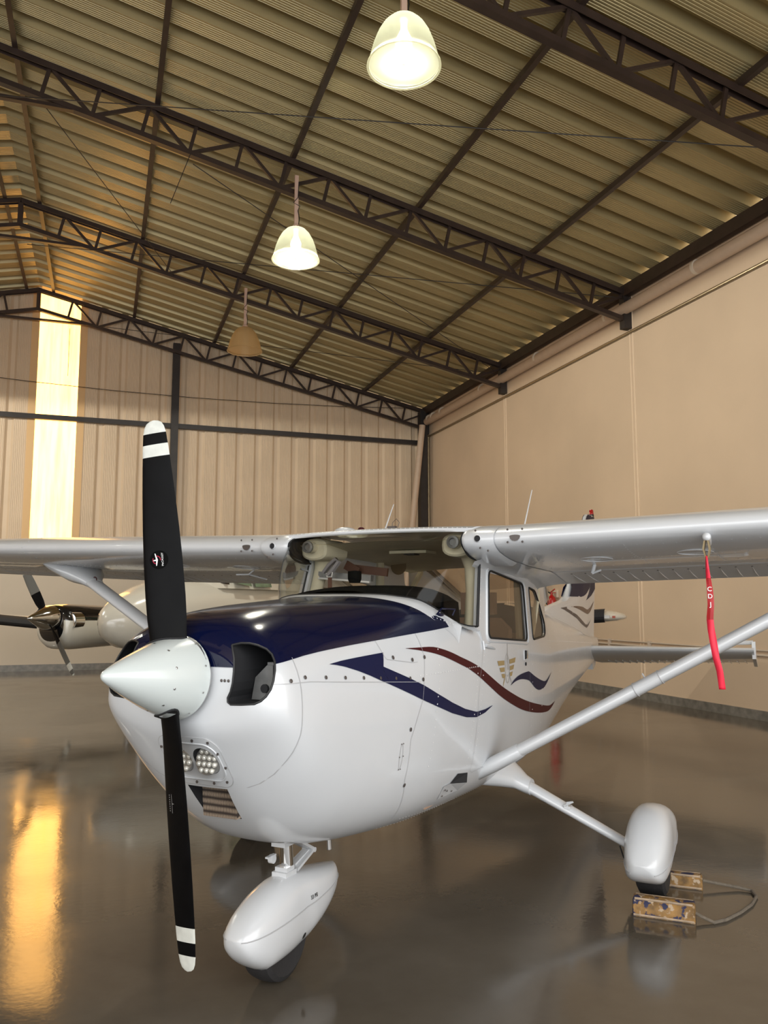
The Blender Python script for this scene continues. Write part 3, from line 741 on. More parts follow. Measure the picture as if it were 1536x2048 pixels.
dpoly(e, [(c0-.025, 1.175), (c0-.075, 1.12), (c0-.085, 1.09), (c0-.05, 1.13)], 0); dpoly(e, [(c0+.03, 1.172), (c0+.075, 1.12), (c0+.095, 1.085), (c0+.05, 1.13)], 1)
e.build('door_emblem', [M_GOLD, M_GOLDL], PL, smooth=False)

# ---- cabin sides with windows
def panel(name, outer, holes, xs, m, parent, th=.018):
    """flat-ish side panel in (y, z) with openings; xs(y, z) gives the half width"""
    bm = bmesh.new(); E_ = []
    for loop in [outer]+holes:
        vs = [bm.verts.new((0, y, z)) for y, z in loop]
        E_ += [bm.edges.new((vs[i], vs[(i+1) % len(vs)])) for i in range(len(vs))]
    bmesh.ops.triangle_fill(bm, edges=E_, use_beauty=True, use_dissolve=False)
    bm.verts.index_update(); V = [(v.co.y, v.co.z) for v in bm.verts]; F = [[v.index for v in f.verts] for f in bm.faces]
    be = [[v.index for v in e_.verts] for e_ in bm.edges if len(e_.link_faces) == 1]; bm.free()
    n = len(V); mb = MB()
    for s in (1, -1):
        vs = [(s*xs(y, z), y, z) for y, z in V]+[(s*(xs(y, z)-th), y, z) for y, z in V]
        mb.add(vs, [tuple(f) for f in F]+[tuple(i+n for i in reversed(f)) for f in F]+[(a, c, c+n, a+n) for a, c in be], 0)
    return mb.build(name, m, parent, angle=40)
def rpoly(pts, r, n=5):
    out = []; N_ = len(pts)
    for i, p in enumerate(pts):
        a = Vector(pts[i-1]); c = Vector(pts[(i+1) % N_]); p = Vector(p); rr = r[i] if isinstance(r, (list, tuple)) else r
        u = (a-p).normalized(); v = (c-p).normalized(); s_, e_ = p+u*rr, p+v*rr
        for k in range(n+1):
            t = k/n; out.append(tuple((s_*(1-t)**2+p*2*t*(1-t)+e_*t*t)[:]))
    return out
def xs(y, z):
    base = half(y, 1.30); t = max(0., (z-1.30)/.5); taper = max(0., y-3.0)*.05
    return base+.001-.03*t-taper*t
outer = [(1.745,1.425),(1.80,1.415),(1.86,1.30)]+[(1.86+.13*k, 1.295) for k in range(1, 13)]+[(3.46,1.32),(3.44,1.45),(3.36,1.55),(3.24,1.645),(3.14,1.70),(3.1,1.84),(2.5,1.86),(1.9,1.86),(1.80,1.86),(1.855,1.80),(1.80,1.62)]
w1 = rpoly([(2.005,1.745),(1.925,1.375),(2.695,1.328),(2.69,1.682)], [.05,.05,.05,.05])
w2 = rpoly([(2.832,1.665),(2.845,1.328),(3.36,1.335),(3.34,1.44),(3.20,1.56),(3.05,1.645)], [.02,.04,.10,.04,.04,.04])
cab = panel('cabin_side', outer, [w1, w2], xs, M_WHITE, PL)
def ringtube(pts, r, s, off=.0): return [(s*(xs(y, z)+off), y, z) for y, z in pts+[pts[0]]]
for s in (1, -1):
    d_ = empty('door_window', (0, 0, 0)); d_.parent = PL
    MB().tube(ringtube(w1, .006, s, .001), .0065, 6).build('window_seal', M_SEAL, d_)
    cy_ = sum(p[0] for p in w1)/len(w1); cz_ = sum(p[1] for p in w1)/len(w1)
    ou = [(cy_+(y-cy_)*1.075, cz_+(z-cz_)*1.10) for y, z in w1]
    MB().tube(ringtube(ou, .01, s, -.002), .010, 8).build('window_frame', M_WHITE, d_)
    MB().add([(s*(xs(y, z)-.008), y, z) for y, z in w1], [tuple(range(len(w1)))]).build('pane', M_GLASS2, d_, smooth=False)
    d_ = empty('rear_side_window', (0, 0, 0)); d_.parent = PL
    MB().tube(ringtube(w2, .006, s, .0), .0055, 6).build('window_seal', M_SEAL, d_)
    MB().add([(s*(xs(y, z)-.008), y, z) for y, z in w2], [tuple(range(len(w2)))]).build('pane', M_GLASS2, d_, smooth=False)
rivets_b = MB()
for l in ([(1.87,1.70),(1.80,1.45)], [(2.775,1.64),(2.78,1.33)], [(1.93,1.79),(3.0,1.70)], [(3.12,1.66),(3.42,1.47)]): rivets(rivets_b, l, 0, .03, lambda y, z: xs(y, z)+.0008)
rivets_b.build('cabin_rivets', M_RIVET, PL)
# roof, headliner, rear window slope
b = MB()
def roofrow(y, z, w, n=14, dz=.03): return [(w*(2*k/n-1), y, z-dz*(2*k/n-1)**2) for k in range(n+1)]
top = [roofrow(1.665, 1.962, .56, dz=.012), roofrow(1.70, 1.972, .57, dz=.012), roofrow(1.9, 1.992, .58, dz=.012), roofrow(2.4, 2.005, .58, dz=.012), roofrow(3.0, 1.975, .57), roofrow(3.3, 1.925, .55, dz=.05)]
bot = [[(x, y, z-.02) for x, y, z in r] for r in top]
b.loft([a+c[::-1] for a, c in zip(top, bot)], True, True)
for k in range(40):
    x = -.53+1.06*k/39; rivet(b, (x, 1.672, 1.9655-.012*(x/.56)**2), (0, -.7, 1), 1, .004)
b.build('cabin_roof', [M_WHITE, M_RIVET], PL, angle=50)
b = MB(); hl = [roofrow(1.74, 1.905, .53, dz=.01), roofrow(2.0, 1.885, .53), roofrow(2.6, 1.87, .53), roofrow(3.3, 1.82, .50)]
b.grid(hl); b.build('headliner', M_CREAM, PL)
b = MB()
for s in (1, -1): b.loft([[(s*.50, 3.25, 1.95), (s*.44, 3.25, 1.95), (s*.44, 3.25, 1.93), (s*.50, 3.25, 1.93)], [(s*.37, 4.02, 1.60), (s*.31, 4.02, 1.60), (s*.31, 4.02, 1.56), (s*.37, 4.02, 1.56)]])
b.loft([[(s_*.46, 3.28, 1.94) for s_ in (-1, 1)], [(s_*.34, 4.02, 1.58) for s_ in (-1, 1)]], False, False)
b.build('rear_window', M_GLASS2, PL, smooth=False)
b = MB()
for s in (1, -1):
    b.grid([[(s*.505, 3.25, 1.94), (s*xs(3.24, 1.64), 3.24, 1.64)], [(s*.46, 3.5, 1.82), (s*.485, 3.42, 1.47)], [(s*.37, 4.02, 1.60), (s*half(3.9, 1.5), 3.9, 1.5)]])
    b.grid([[(s*.485, 3.42, 1.47), (s*half(3.46, 1.32), 3.46, 1.32)], [(s*half(3.9, 1.5), 3.9, 1.5), (s*half(3.7, 1.44), 3.7, 1.44)]])
b.build('rear_quarter', M_WHITE, PL)
# windshield
def poly3(c, t):
    d = [0]
    for p, q in zip(c, c[1:]): d.append(d[-1]+(Vector(q)-Vector(p)).length)
    s = t*d[-1]
    for i in range(len(c)-1):
        if s <= d[i+1] or i == len(c)-2: return Vector(c[i]).lerp(Vector(c[i+1]), (s-d[i])/max(1e-9, d[i+1]-d[i]))
def smooth3(c, n=8):
    out = []
    for i in range(len(c)-1):
        p0, p1, p2, p3 = [Vector(c[k]) for k in (max(0, i-1), i, i+1, min(len(c)-1, i+2))]
        for k in range(n):
            t = k/n; out.append(.5*((2*p1)+(p2-p0)*t+(2*p0-5*p1+4*p2-p3)*t*t+(-p0+3*p1-3*p2+p3)*t**3))
    return out+[Vector(c[-1])]
WB1 = smooth3([(0, 1.195, 1.606), (.20, 1.215, 1.604), (.31, 1.258, 1.595), (.40, 1.325, 1.577), (.455, 1.400, 1.538)]); WB2 = smooth3([(.455, 1.400, 1.538), (.50, 1.532, 1.474), (.535, 1.647, 1.446), (.556, 1.745, 1.441)])
WT1 = smooth3([(0, 1.665, 1.950), (.30, 1.660, 1.947), (.46, 1.645, 1.938), (.522, 1.625, 1.912)]); WT2 = smooth3([(.522, 1.625, 1.912), (.528, 1.615, 1.870), (.530, 1.66, 1.825), (.530, 1.74, 1.800), (.532, 1.852, 1.795)])
UK = .72
def side_(v, u): return Vector((v.x*(1 if u >= 0 else -1), v.y, v.z))
def wbase(u):
    """windshield base, parameter -1..1 across"""
    a = abs(u); return side_(poly3(WB1, a/UK) if a <= UK else poly3(WB2, (a-UK)/(1-UK)), u)
def wtop(u):
    a = abs(u); return side_(poly3(WT1, a/UK) if a <= UK else poly3(WT2, (a-UK)/(1-UK)), u)
NU = 64; rows = []
for j in range(19):
    v = j/18; r = []
    for i in range(NU+1):
        u = -1+2*i/NU; p = wbase(u).lerp(wtop(u), v)
        a = abs(u); k = 1 if a < UK else max(0., 1-((a-UK)/(1-UK))**1.5); bul = sin(pi*v)*k
        p += Vector(((.006*(1 if u > 0 else -1))*bul*min(1, a/.6)**3, -.034*bul, .036*bul*(1-.6*min(1, a/UK)**4))); r.append(tuple(p))
    rows.append(r)
ws = MB().grid(rows).build('windshield', M_GLASS, PL, angle=180)
e = MB(); e.tube([tuple(wbase(-1+2*i/80)+Vector((0, 0, -.001))) for i in range(81)], .0055, 6)
for s in (1, -1): e.tube([(s*.556, 1.745, 1.44), (s*.545, 1.80, 1.62), (s*.534, 1.855, 1.80)], .0075, 6); e.tube([tuple(side_(p, s)) for p in WT2], .008, 6)
e.build('windshield_seal', M_SEAL, PL)
def decktop(x, y):
    w_, zm_, zt_, zb_, n1, n2 = fpar(y); k = min(.9995, abs(x)/w_); return zm_+(zt_-zm_)*(1-k**n1)**(1/n1)
e = MB(); rr = []; n_ = 90
pts = [wbase(-.97+1.94*i/n_) for i in range(n_+1)]
for i, B_ in enumerate(pts):
    t = (pts[min(n_, i+1)]-pts[max(0, i-1)]); dn = Vector((t.y, -t.x, 0)).normalized(); a = abs(-.97+1.94*i/n_)
    wd = .078 if a < .6 else .078-.045*(a-.6)/.37
    q = B_+dn*wd; m = B_+dn*wd*.5
    qz = decktop(q.x, q.y) if abs(q.x) < .99*half(q.y, 1.3) else B_.z-.03
    mz = decktop(m.x, m.y) if abs(m.x) < .99*half(m.y, 1.3) else B_.z-.015
    rr.append([tuple(B_+Vector((0, .015, -.004))), tuple(B_), (m.x, m.y, max((B_.z+qz)/2, mz+.002)+.003), (q.x, q.y, qz+.004)])
e.grid(rr); e.build('windshield_fairing', M_WHITE, PL, angle=70)
# cabin interior
b = MB(); b.box((-.44, 1.3, .60), (.44, 3.3, .63)); b.box((-.38, 3.3, .63), (.38, 3.33, 1.35)); b.build('cabin_floor', M_TANI, PL, smooth=False)
b = MB()
for s in (1, -1): b.grid([[(s*.44, y, .63) for y in (1.5, 2.2, 2.8, 3.3)], [(s*(xs(y, 1.3)-.04), y, 1.30) for y in (1.8, 2.2, 2.8, 3.3)]])
b.build('door_trim', M_TANI, PL)
b = MB(); gr = []
for y, zz, w in ((1.21, 1.588, .24), (1.27, 1.596, .34), (1.36, 1.603, .42), (1.48, 1.612, .455), (1.60, 1.622, .475), (1.68, 1.61, .475), (1.70, 1.50, .475), (1.70, 1.15, .46)):
    gr.append([(w*(2*k/16-1), y+.05*(1-(2*k/16-1)**2), zz+.035*(1-abs(2*k/16-1)**2.5)-.045*abs(2*k/16-1)**6) for k in range(17)])
b.grid(gr); b.build('glareshield', M_GLARE, PL)
b = MB(); b.lathe([(.001, -.03), (.028, -.03), (.036, -.01), (.036, .03), (.001, .035)], (0, 1.42, 1.695), 'z', 20); b.build('compass', M_GLARE, PL)
def seat(x, y):
    r = empty('pilot_seat', (0, 0, 0)); r.parent = PL
    MB().box((x-.22, y-.45, .80), (x+.22, y, .94)).build('seat_cushion', M_TANI, r)
    b = MB(); b.loft([[(x-.22, y-.02, .9), (x+.22, y-.02, .9), (x+.22, y+.08, .9), (x-.22, y+.08, .9)], [(x-.21, y+.06, 1.40), (x+.21, y+.06, 1.40), (x+.21, y+.14, 1.40), (x-.21, y+.14, 1.40)], [(x-.14, y+.09, 1.47), (x+.14, y+.09, 1.47), (x+.14, y+.14, 1.47), (x-.14, y+.14, 1.47)]]); b.build('seat_back', M_TANI, r)
    MB().box((x-.11, y+.08, 1.49), (x+.11, y+.15, 1.63)).build('headrest', M_TANI, r)
seat(.25, 2.55); seat(-.25, 2.55)
b = MB()
for s in (1, -1):
    b.tube([(s*.500, 1.80, 1.42), (s*.490, 1.86, 1.62), (s*.475, 1.90, 1.76), (s*.45, 1.90, 1.88)], [.040, .036, .042, .06], 14)
    b.tube([(s*.50, 2.74, 1.3), (s*.49, 2.74, 1.7), (s*.48, 2.72, 1.86)], .03, 8)
    b.loft([[(s*.44+.088*cos(a)*kk, y_, 1.872+.066*math.copysign(abs(sin(a))**.6, sin(a))*kk) for a in [2*pi*q_/20 for q_ in range(20)]] for y_, kk in ((1.745, .80), (1.755, .95), (1.78, 1.0), (2.0, 1.0))])
    b.tube([(s*.445, 1.70, 1.882), (s*.445, 1.80, 1.882)], .033, 16)
    b.tube([(s*.50, 3.0, 1.35), (s*.49, 3.2, 1.60), (s*.44, 3.35, 1.80)], .02, 8)
b.build('cabin_post_trim', M_CREAM, PL)
for s in (1, -1):
    e = MB(); e.lathe([(.030, 0), (.034, -.006), (.034, -.02), (.022, -.022), (.020, -.008)], (s*.445, 1.70, 1.882), 'y', 20); e.build('fresh_air_vent', M_GREYM, PL)
e = MB(); e.box((-.12, 2.10, 1.858), (.12, 2.26, 1.875), 0); e.box((-.035, 2.12, 1.85), (.035, 2.2, 1.86), 1); e.build('dome_light_panel', [M_CREAM, M_SEAL], PL, smooth=False)
e = MB(); e.lathe([(.06, 0), (.055, .012), (.001, .014)], (-.40, 2.85, 1.82), 'y', 20, 0); e.build('ceiling_speaker', mat('bronze speaker grille', (.25, .17, .09), .6), PL)
e = MB(); e.box((-.36, 2.10, 1.735), (-.14, 2.125, 1.785), 0, rot=(0, .12, .1)); e.box((-.40, 2.05, 1.745), (-.30, 2.06, 1.80), 0, rot=(0, .5, 0)); e.build('sun_visor', M_BROWN, PL, smooth=False)
e = MB(); e.box((-.47, 1.86, 1.70), (-.13, 1.90, 1.735), 0, rot=(0, .08, .05)); e.box((-.46, 1.84, 1.690), (-.13, 1.86, 1.70), 1, rot=(0, .08, .05))
e.tube([(-.40, 1.80, 1.74), (-.36, 1.79, 1.78), (-.31, 1.78, 1.815), (-.29, 1.78, 1.80), (-.33, 1.78, 1.75), (-.37, 1.79, 1.72)], .022, 6, 2, flat=.5); e.tube([(-.37, 1.775, 1.735), (-.365, 1.775, 1.712), (-.335, 1.775, 1.712), (-.33, 1.775, 1.74)], .004, 6, 1)
e.box((-.36, 1.775, 1.64), (-.335, 1.78, 1.712), 3)
e.build('seat_belt_bundle', [M_GREYM, mat('white webbing edge', (.7, .68, .64), .6), mat('grey webbing', (.36, .33, .33), .8), M_BROWN], PL)
e = MB(); e.tube([(.44, 1.96, 1.70), (.455, 1.96, 1.665)], .018, 10); e.tube([(.43, 1.95, 1.66), (.47, 1.93, 1.625)], .014, 10); e.tube([(.30, 2.3, 1.62), (.40, 2.1, 1.665), (.45, 1.98, 1.68)], .006, 6); e.build('cabin_phone_mount', M_GREYM, PL)
e = MB(); e.tube([(half(1.42,1.50)+.0, 1.36, 1.505), (half(1.42,1.50)+.02, 1.38, 1.535), (half(1.42,1.50)+.045, 1.50, 1.530), (half(1.42,1.50)+.03, 1.50, 1.500)], .004, 6); e.sphere((half(1.42,1.5)-.012, 1.42, 1.50), .02, 8, sc=(1, 2.6, .7)); e.build('cowl_deck_bracket', M_BLUE, PL)

# ---- wings
def af(t, th=.12, m=.02, p=.4):
    """NACA 4-digit: upper and lower at chord fraction t"""
    yt = 5*th*(.2969*sqrt(t)-.126*t-.3516*t*t+.2843*t**3-.1036*t**4)
    yc = m/p**2*(2*p*t-t*t) if t < p else m/(1-p)**2*((1-2*p)+2*p*t-t*t)
    return yc+yt, yc-yt
def wsec(x, le, ch, zle, inc, N=26, th=.12, m=.02, te=1.0, droop=.15):
    ts = [te*(.5-.5*cos(pi*k/N)) for k in range(N+1)]; ci, si = cos(inc), sin(inc); out = []
    up = [(t*ch, af(t, th, m)[0]*ch) for t in ts]; lo = [(t*ch, af(t, th, m)[1]*ch) for t in ts]
    for a, c_ in up[::-1]+lo[1:]: out.append((x, le+a*ci+c_*si, zle-a*si+c_*ci-droop*max(0., a/ch-.74)*ch))
    return out
INC = radians(4.6)
def wz(x): return 1.885+.027*(abs(x)-.6)
def wparm(x):
    a = abs(x)
    if a < 2.6: return 1.60, 1.63
    t = (a-2.6)/(5.45-2.6); return 1.60+.06*t, 1.63-.51*t
for s in (1, -1):
    xsn = [.60, .9, 1.4, 2.0, 2.6, 3.5, 4.5, 5.2, 5.42, 5.50]; rings = []
    for x in xsn:
        le, ch = wparm(x); k = 1
        if x > 5.3: k = .93 if x < 5.45 else .72
        sec = wsec(s*x, le+(1-k)*ch*.3, ch*k, wz(x), INC); rings.append(sec)
    w = MB(); w.loft(rings, True, True)
    def low(x, t, off=.001):
        le, ch = wparm(x); a = t*ch; c_ = af(t)[1]*ch-off; return Vector((s*x, le+a*cos(INC)+c_*sin(INC), wz(x)-a*sin(INC)+c_*cos(INC)-.15*max(0., t-.74)*ch))
    def upp(x, t, off=.001):
        le, ch = wparm(x); a = t*ch; c_ = af(t)[0]*ch+off; return Vector((s*x, le+a*cos(INC)+c_*sin(INC), wz(x)-a*sin(INC)+c_*cos(INC)-.15*max(0., t-.74)*ch))
    nl = Vector((0, 0, -1))
    for x0 in (.95, 1.32, 1.70, 2.05, 2.40, 2.62, 3.1, 3.6):
        for k in range(16): rivet(w, low(x0+.002*k, .06+.03*k), nl, 1, .0052)
    for tt in (.07, .27, .52):
        for k in range(60): rivet(w, low(.72+.06*k, tt), nl, 1, .0052)
    for k in range(40): rivet(w, low(.95+.05*k, .29), nl, 1, .004)
    # corrugation beads on flap and aileron underside
    for k in range(40):
        x0 = .80+.088*k
        if x0 < 4.4: w.tube([low(x0, .80, -.002), low(x0+.012, .90, .001), low(x0+.03, .995, -.001)], [.002, .0048, .002], 6, 2); w.add([low(x0-.005, .79), low(x0+.006, .79), low(x0+.006, .80), low(x0-.005, .80)], [(0, 1, 2, 3)], 3)
    linep = [low(.7+.1*k, .745) for k in range(37)]
    w.tube([p+Vector((0, 0, .002)) for p in linep], .004, 5, 4)
    # inspection discs
    for xx, t in ((1.12, .28), (1.62, .23)):
        c = low(xx, t, .002); n_ = 28; w.tube([c+Vector((.085*cos(2*pi*k/n_), .085*sin(2*pi*k/n_), -.085*sin(2*pi*k/n_)*.085)) for k in range(n_+1)], .0022, 5, 2)
    # strut upper joint skin line near the tip side of the strut
    ls = [upp(2.66, .10), upp(2.66, .03), Vector((s*2.66, wparm(2.66)[0]-.0015, wz(2.66))), low(2.66, .02), low(2.66, .08), low(2.66, .25), low(2.66, .5)]
    w.tube([tuple(p) for p in ls], .0016, 5, 4)
    wing = w.build('wing', [M_WINGW, M_RIVET, M_WHITE, M_DARK, M_LINE], PL, angle=50)
    # root leading edge cuff
    e = MB(); rr = []
    for x, k in ((.524, .86), (.530, .97), (.546, 1.02), (.60, 1.04), (.675, 1.03), (.70, 1.0)):
        le, ch = wparm(.6); pts = []
        for t in [.30, .22, .15, .10, .06, .03, .012, .003, 0]: u_, l_ = af(t); pts.append((t, u_))
        for t in [.003, .012, .03, .06, .10, .16, .25]: u_, l_ = af(t); pts.append((t, l_*(1.25 if x < .69 else 1.05)))
        rr.append([(s*x, le+.10*(1-k)+t*ch*cos(INC)+(-.012*k if t < .1 else 0), wz(.6)-t*ch*sin(INC)+c_*ch*k*cos(INC)) for t, c_ in pts])
    e.grid(rr, 0); e.add([Vector(p)+Vector((s*.004, 0, 0)) for p in rr[0]], [tuple(range(len(rr[0])))], 1)
    e.tube([Vector(p)+Vector((-s*.002, -.001, 0)) for p in rr[0][1:]], .005, 6, 1)
    le = wparm(.6)[0]
    e.lathe([(.0165, -.016), (.0165, -.010), (.001, -.009)], (s*.617, le-.004, wz(.6)+.002), 'y', 16, 1)
    e.lathe([(.0205, -.012), (.0165, -.018), (.0165, -.012)], (s*.617, le-.004, wz(.6)+.002), 'y', 16, 0)
    for x, dz in ((.625, -.045), (.60, .045), (.665, -.06)): e.lathe([(.006, -.014), (.001, -.016)], (s*x, le+.006+abs(dz)*.25, wz(.6)+dz), 'y', 8, 2)
    e.build('wing_root_cuff', [M_WHITE, M_DARK, M_SCREW], wing, angle=60)
    e = MB(); cx_ = .808; n_ = 12
    pts = [(s*(cx_+.028*cos(a)), le-.0035, wz(.8)+.004+ .026*sin(a)*(1.0 if sin(a) < 0 else .25)) for a in [2*pi*k/n_ for k in range(n_)]]
    e.add(pts, [tuple(range(n_))], 0)
    for dx in (-.038, .038):
        for dz in (-.026, .038): e.lathe([(.006, -.002), (.001, -.005)], (s*(cx_+dx), le-.001+.004, wz(.8)+dz), 'y', 8, 0)
    e.build('leading_edge_vent', M_SCREW, wing)
    # fuselage to wing fillet below the root
    e = MB(); rr = []
    for k in range(13):
        t = .10+.88*k/12; p = low(.66, t); y = p.y; rr.append([(s*(xs(min(y, 3.1), 1.78)-.004), y, p.z-.055+.012*(k/12)), (s*(xs(min(y, 3.1), 1.80)+.012), y, p.z-.030), (s*.61, y, p.z-.010), (s*.70, y, p.z-.0005)])
    e.grid(rr, 0); e.build('wing_fillet', M_WHITE, wing, angle=70)
    e = MB(); q = low(1.22, .52)
    if s > 0: e.tube([low(1.05, .47, .0), low(1.05, .47, .05)+Vector((-.01, -.01, 0))], [.010, .011], 8); e.tube([low(1.05, .47, .05)+Vector((-.01, -.01, 0)), low(1.09, .45, .035)], .006, 8)
    else: e.tube([low(1.22, .42, .0), low(1.26, .42, .03), low(1.34, .40, .035)], .006, 8); e.tube([low(1.26, .42, .03), low(1.20, .50, .055)], .006, 8)
    e.build('fuel_vent', M_WHITE, wing)
    # lift strut
    lo_ = Vector((s*.50, 1.93, .668)); hi_ = Vector((2.50, 2.06, 1.800)) if s > 0 else Vector((-2.74, 2.20, 1.79)); d = (hi_-lo_).normalized(); fw = Vector((0, 1, 0)); fw = (fw-d*fw.dot(d)).normalized(); nn = d.cross(fw)
    def sec(c, a, t_, n_=20): return [c+fw*(a*cos(2*pi*k/n_)*(1.0 if cos(2*pi*k/n_) > 0 else .8))+nn*(t_*sin(2*pi*k/n_)) for k in range(n_)]
    e = MB(); e.loft([sec(lo_.lerp(hi_, t), .085, .033) for t in (.0, .3, .6, 1.0)])
    strut = e.build('wing_strut', M_WINGW, PL, angle=60)
    e = MB(); e.loft([sec(lo_.lerp(hi_, t), a, c_) for t, a, c_ in ((-.04, .05, .02), (-.02, .085, .036), (.04, .093, .041), (.105, .090, .038), (.11, .0855, .0345))]); e.build('strut_cuff', M_WHITE, strut)
    e = MB(); c1 = lo_.lerp(hi_, .435); e.loft([sec(lo_.lerp(hi_, t), .0865, .0345) for t in (.405, .465)]); 
    for t in (.405, .465): e.tube([p for p in sec(lo_.lerp(hi_, t), .087, .035)]+[sec(lo_.lerp(hi_, t), .087, .035)[0]], .0025, 5, 1)
    e.tube([c1+nn*.034-fw*.0, c1+nn*.055], .004, 6, 1); e.build('strut_band', [M_WINGW, M_LINE], strut)
    e = MB(); rings_ = []
    for t, a, c_, dy in ((.925, .088, .036, 0), (.95, .12, .045, .0), (.985, .20, .07, .0), (1.03, .28, .055, -.01), (1.045, .30, .03, -.01)): rings_.append(sec(lo_.lerp(hi_, t)+Vector((0, dy, 0)), a, c_))
    e.loft(rings_); e.build('strut_fairing', M_WHITE, strut)
    e = MB(); q = lo_.lerp(hi_, .93)-nn*.04; n_ = 14; e.tube([q+Vector((.0, 0, -.01))+Vector((.018*cos(a), 0, .018*sin(a))) for a in [2*pi*k/n_ for k in range(n_+1)]], .0035, 6); e.build('tie_down_ring', M_RED, strut)

# ---- tail
FINLE = [(5.0,1.47),(5.232,1.52),(5.708,1.565),(6.04,1.597),(6.177,1.637),(6.299,1.743),(6.376,1.81),(6.95,2.30),(7.26,2.58),(7.36,2.62)]
FINTE = [(7.62,1.03),(7.63,1.10),(7.60,1.21),(7.655,1.475),(7.72,1.686),(7.785,1.851),(7.90,2.30),(7.96,2.56),(7.94,2.62)]
def fle(z):
    for (y0, z0), (y1, z1) in zip(FINLE, FINLE[1:]):
        if z0 <= z <= z1: return y0+(y1-y0)*(z-z0)/(z1-z0)
    return 4.9 if z < 1.47 else 7.36
def fte(z):
    for (y0, z0), (y1, z1) in zip(FINTE, FINTE[1:]):
        if z0 <= z <= z1: return y0+(y1-y0)*(z-z0)/(z1-z0)
    return 7.62
def fx(y, z):
    a, c_ = max(fle(z), 5.9), fte(z); t = (y-a)/(c_-a); th = .045 if z < 2.3 else .035
    if y < 6.3: return .028+.017*max(0, (y-5.0)/1.3)
    return max(.004, th*(1-max(0., t-.35)/.65*.9)*min(1, sqrt(max(0, t+.15)*2.2)))
b = MB(); rings = []
for z in (1.10, 1.20, 1.30, 1.40, 1.47, 1.53, 1.565, 1.597, 1.637, 1.743, 1.81, 2.05, 2.3, 2.5, 2.58, 2.62):
    a, c_ = fle(z), fte(z); n_ = 18; R_ = []
    for k in range(n_+1):
        y = a+(c_-a)*(k/n_)**1.3; R_.append((fx(y, z) if k else .001, y, z))
    rings.append(R_+[(-x, y, z) for x, y, z in R_[::-1]])
b.loft(rings)
FXs = lambda y, z: fx(y, z)+.0022
# navy top with two flame tongues
topl = [(6.177,1.637),(6.5,1.637),(6.75,1.636),(6.937,1.65),(7.08,1.672),(7.20,1.70),(7.366,1.761)]
b2 = MB()
def rowsBetween(lower, n=30):
    for s in (1, -1):
        for (y0, z0), (y1, z1) in zip(lower, lower[1:]):
            R_ = []
            for k in range(n+1):
                R_.append([])
                for j in (0, 1):
                    y, z = (y0, z0) if j == 0 else (y1, z1); zt_ = 2.615; zz = z+(zt_-z)*k/n; yy_ = y
                    yy_ = max(yy_, fle(zz)+.004); yy_ = min(yy_, fte(zz)-.004); R_[-1].append((s*FXs(yy_, zz), yy_, zz))
            b2.grid(R_, 0)
low_edge = [(6.16,1.637),(6.177,1.637),(6.5,1.637),(6.75,1.636),(6.937,1.65),(7.08,1.672),(7.135,1.686),(7.22,1.712),(7.30,1.738),(7.366,1.761),(7.334,1.73),(7.303,1.702),(7.20,1.65),(7.09,1.599),(7.19,1.610),(7.293,1.627),(7.385,1.643),(7.469,1.662),(7.60,1.70),(7.74,1.745)]
rowsBetween([p for p in low_edge[:10]]); rowsBetween([(7.366,1.761)]+[(7.42,1.67),(7.469,1.664),(7.60,1.70),(7.735,1.74)])
stripe(b2, [(7.366,1.764),(7.40,1.72),(7.43,1.69),(7.469,1.66)], [(7.366,1.760),(7.27,1.68),(7.09,1.599),(7.469,1.6615)], 0, FXs, n=20, sm=False)
stripe(b2, [(6.247,1.533),(6.558,1.536),(6.858,1.527),(7.02,1.508),(7.174,1.495),(7.32,1.512),(7.451,1.538),(7.636,1.594)], [(6.247,1.530),(6.45,1.518),(6.642,1.501),(6.882,1.474),(7.05,1.455),(7.2,1.444),(7.409,1.483),(7.636,1.592)], 1, FXs, n=40)
stripe(b2, [(5.789,1.5195),(6.058,1.530),(6.044,1.513),(6.489,1.446),(6.719,1.398),(7.021,1.328),(7.183,1.324),(7.376,1.374)], [(5.789,1.519),(5.87,1.509),(5.951,1.499),(6.485,1.408),(6.772,1.34),(7.08,1.287),(7.214,1.31),(7.376,1.373)], 2, FXs, sm=False, n=50)
linestrip(b2, [(7.42,2.1),(7.325,1.613),(7.144,1.278),(7.10,1.15)], .006, 3, FXs)
fin = b.build('vertical_fin', M_WHITE, PL, angle=50)
b2.build('fin_stripes', [M_BLUED, mat('brown fin stripe', (.10, .055, .045), .35), mat('dark grey fin stripe', (.045, .038, .05), .35), M_LINE], fin, angle=60)
e = MB(); e.lathe([(.03, 0), (.03, .03), (.001, .03)], (0, 7.68, 2.618), 'z', 16, 0); e.lathe([(.028, .03), (.026, .075), (.018, .09), (.001, .092)], (0, 7.68, 2.618), 'z', 16, 1)
e.build('beacon_light', [M_DARK, mat('red beacon lens', (.35, .01, .01), .15, coat=.6)], fin)
e = MB(); e.loft([[(x_*w_, y, z) for x_ in (-1, 1)] for y, z, w_ in ((7.5, 1.16, .04), (7.72, 1.10, .02), (7.80, 1.055, .004))], False, False)
e.prism([(7.30, .93), (7.56, 1.08), (7.64, 1.05), (7.50, .84), (7.36, .80)], -.03, .03, 'x'); e.build('tail_cone', M_WHITE, PL, smooth=False)
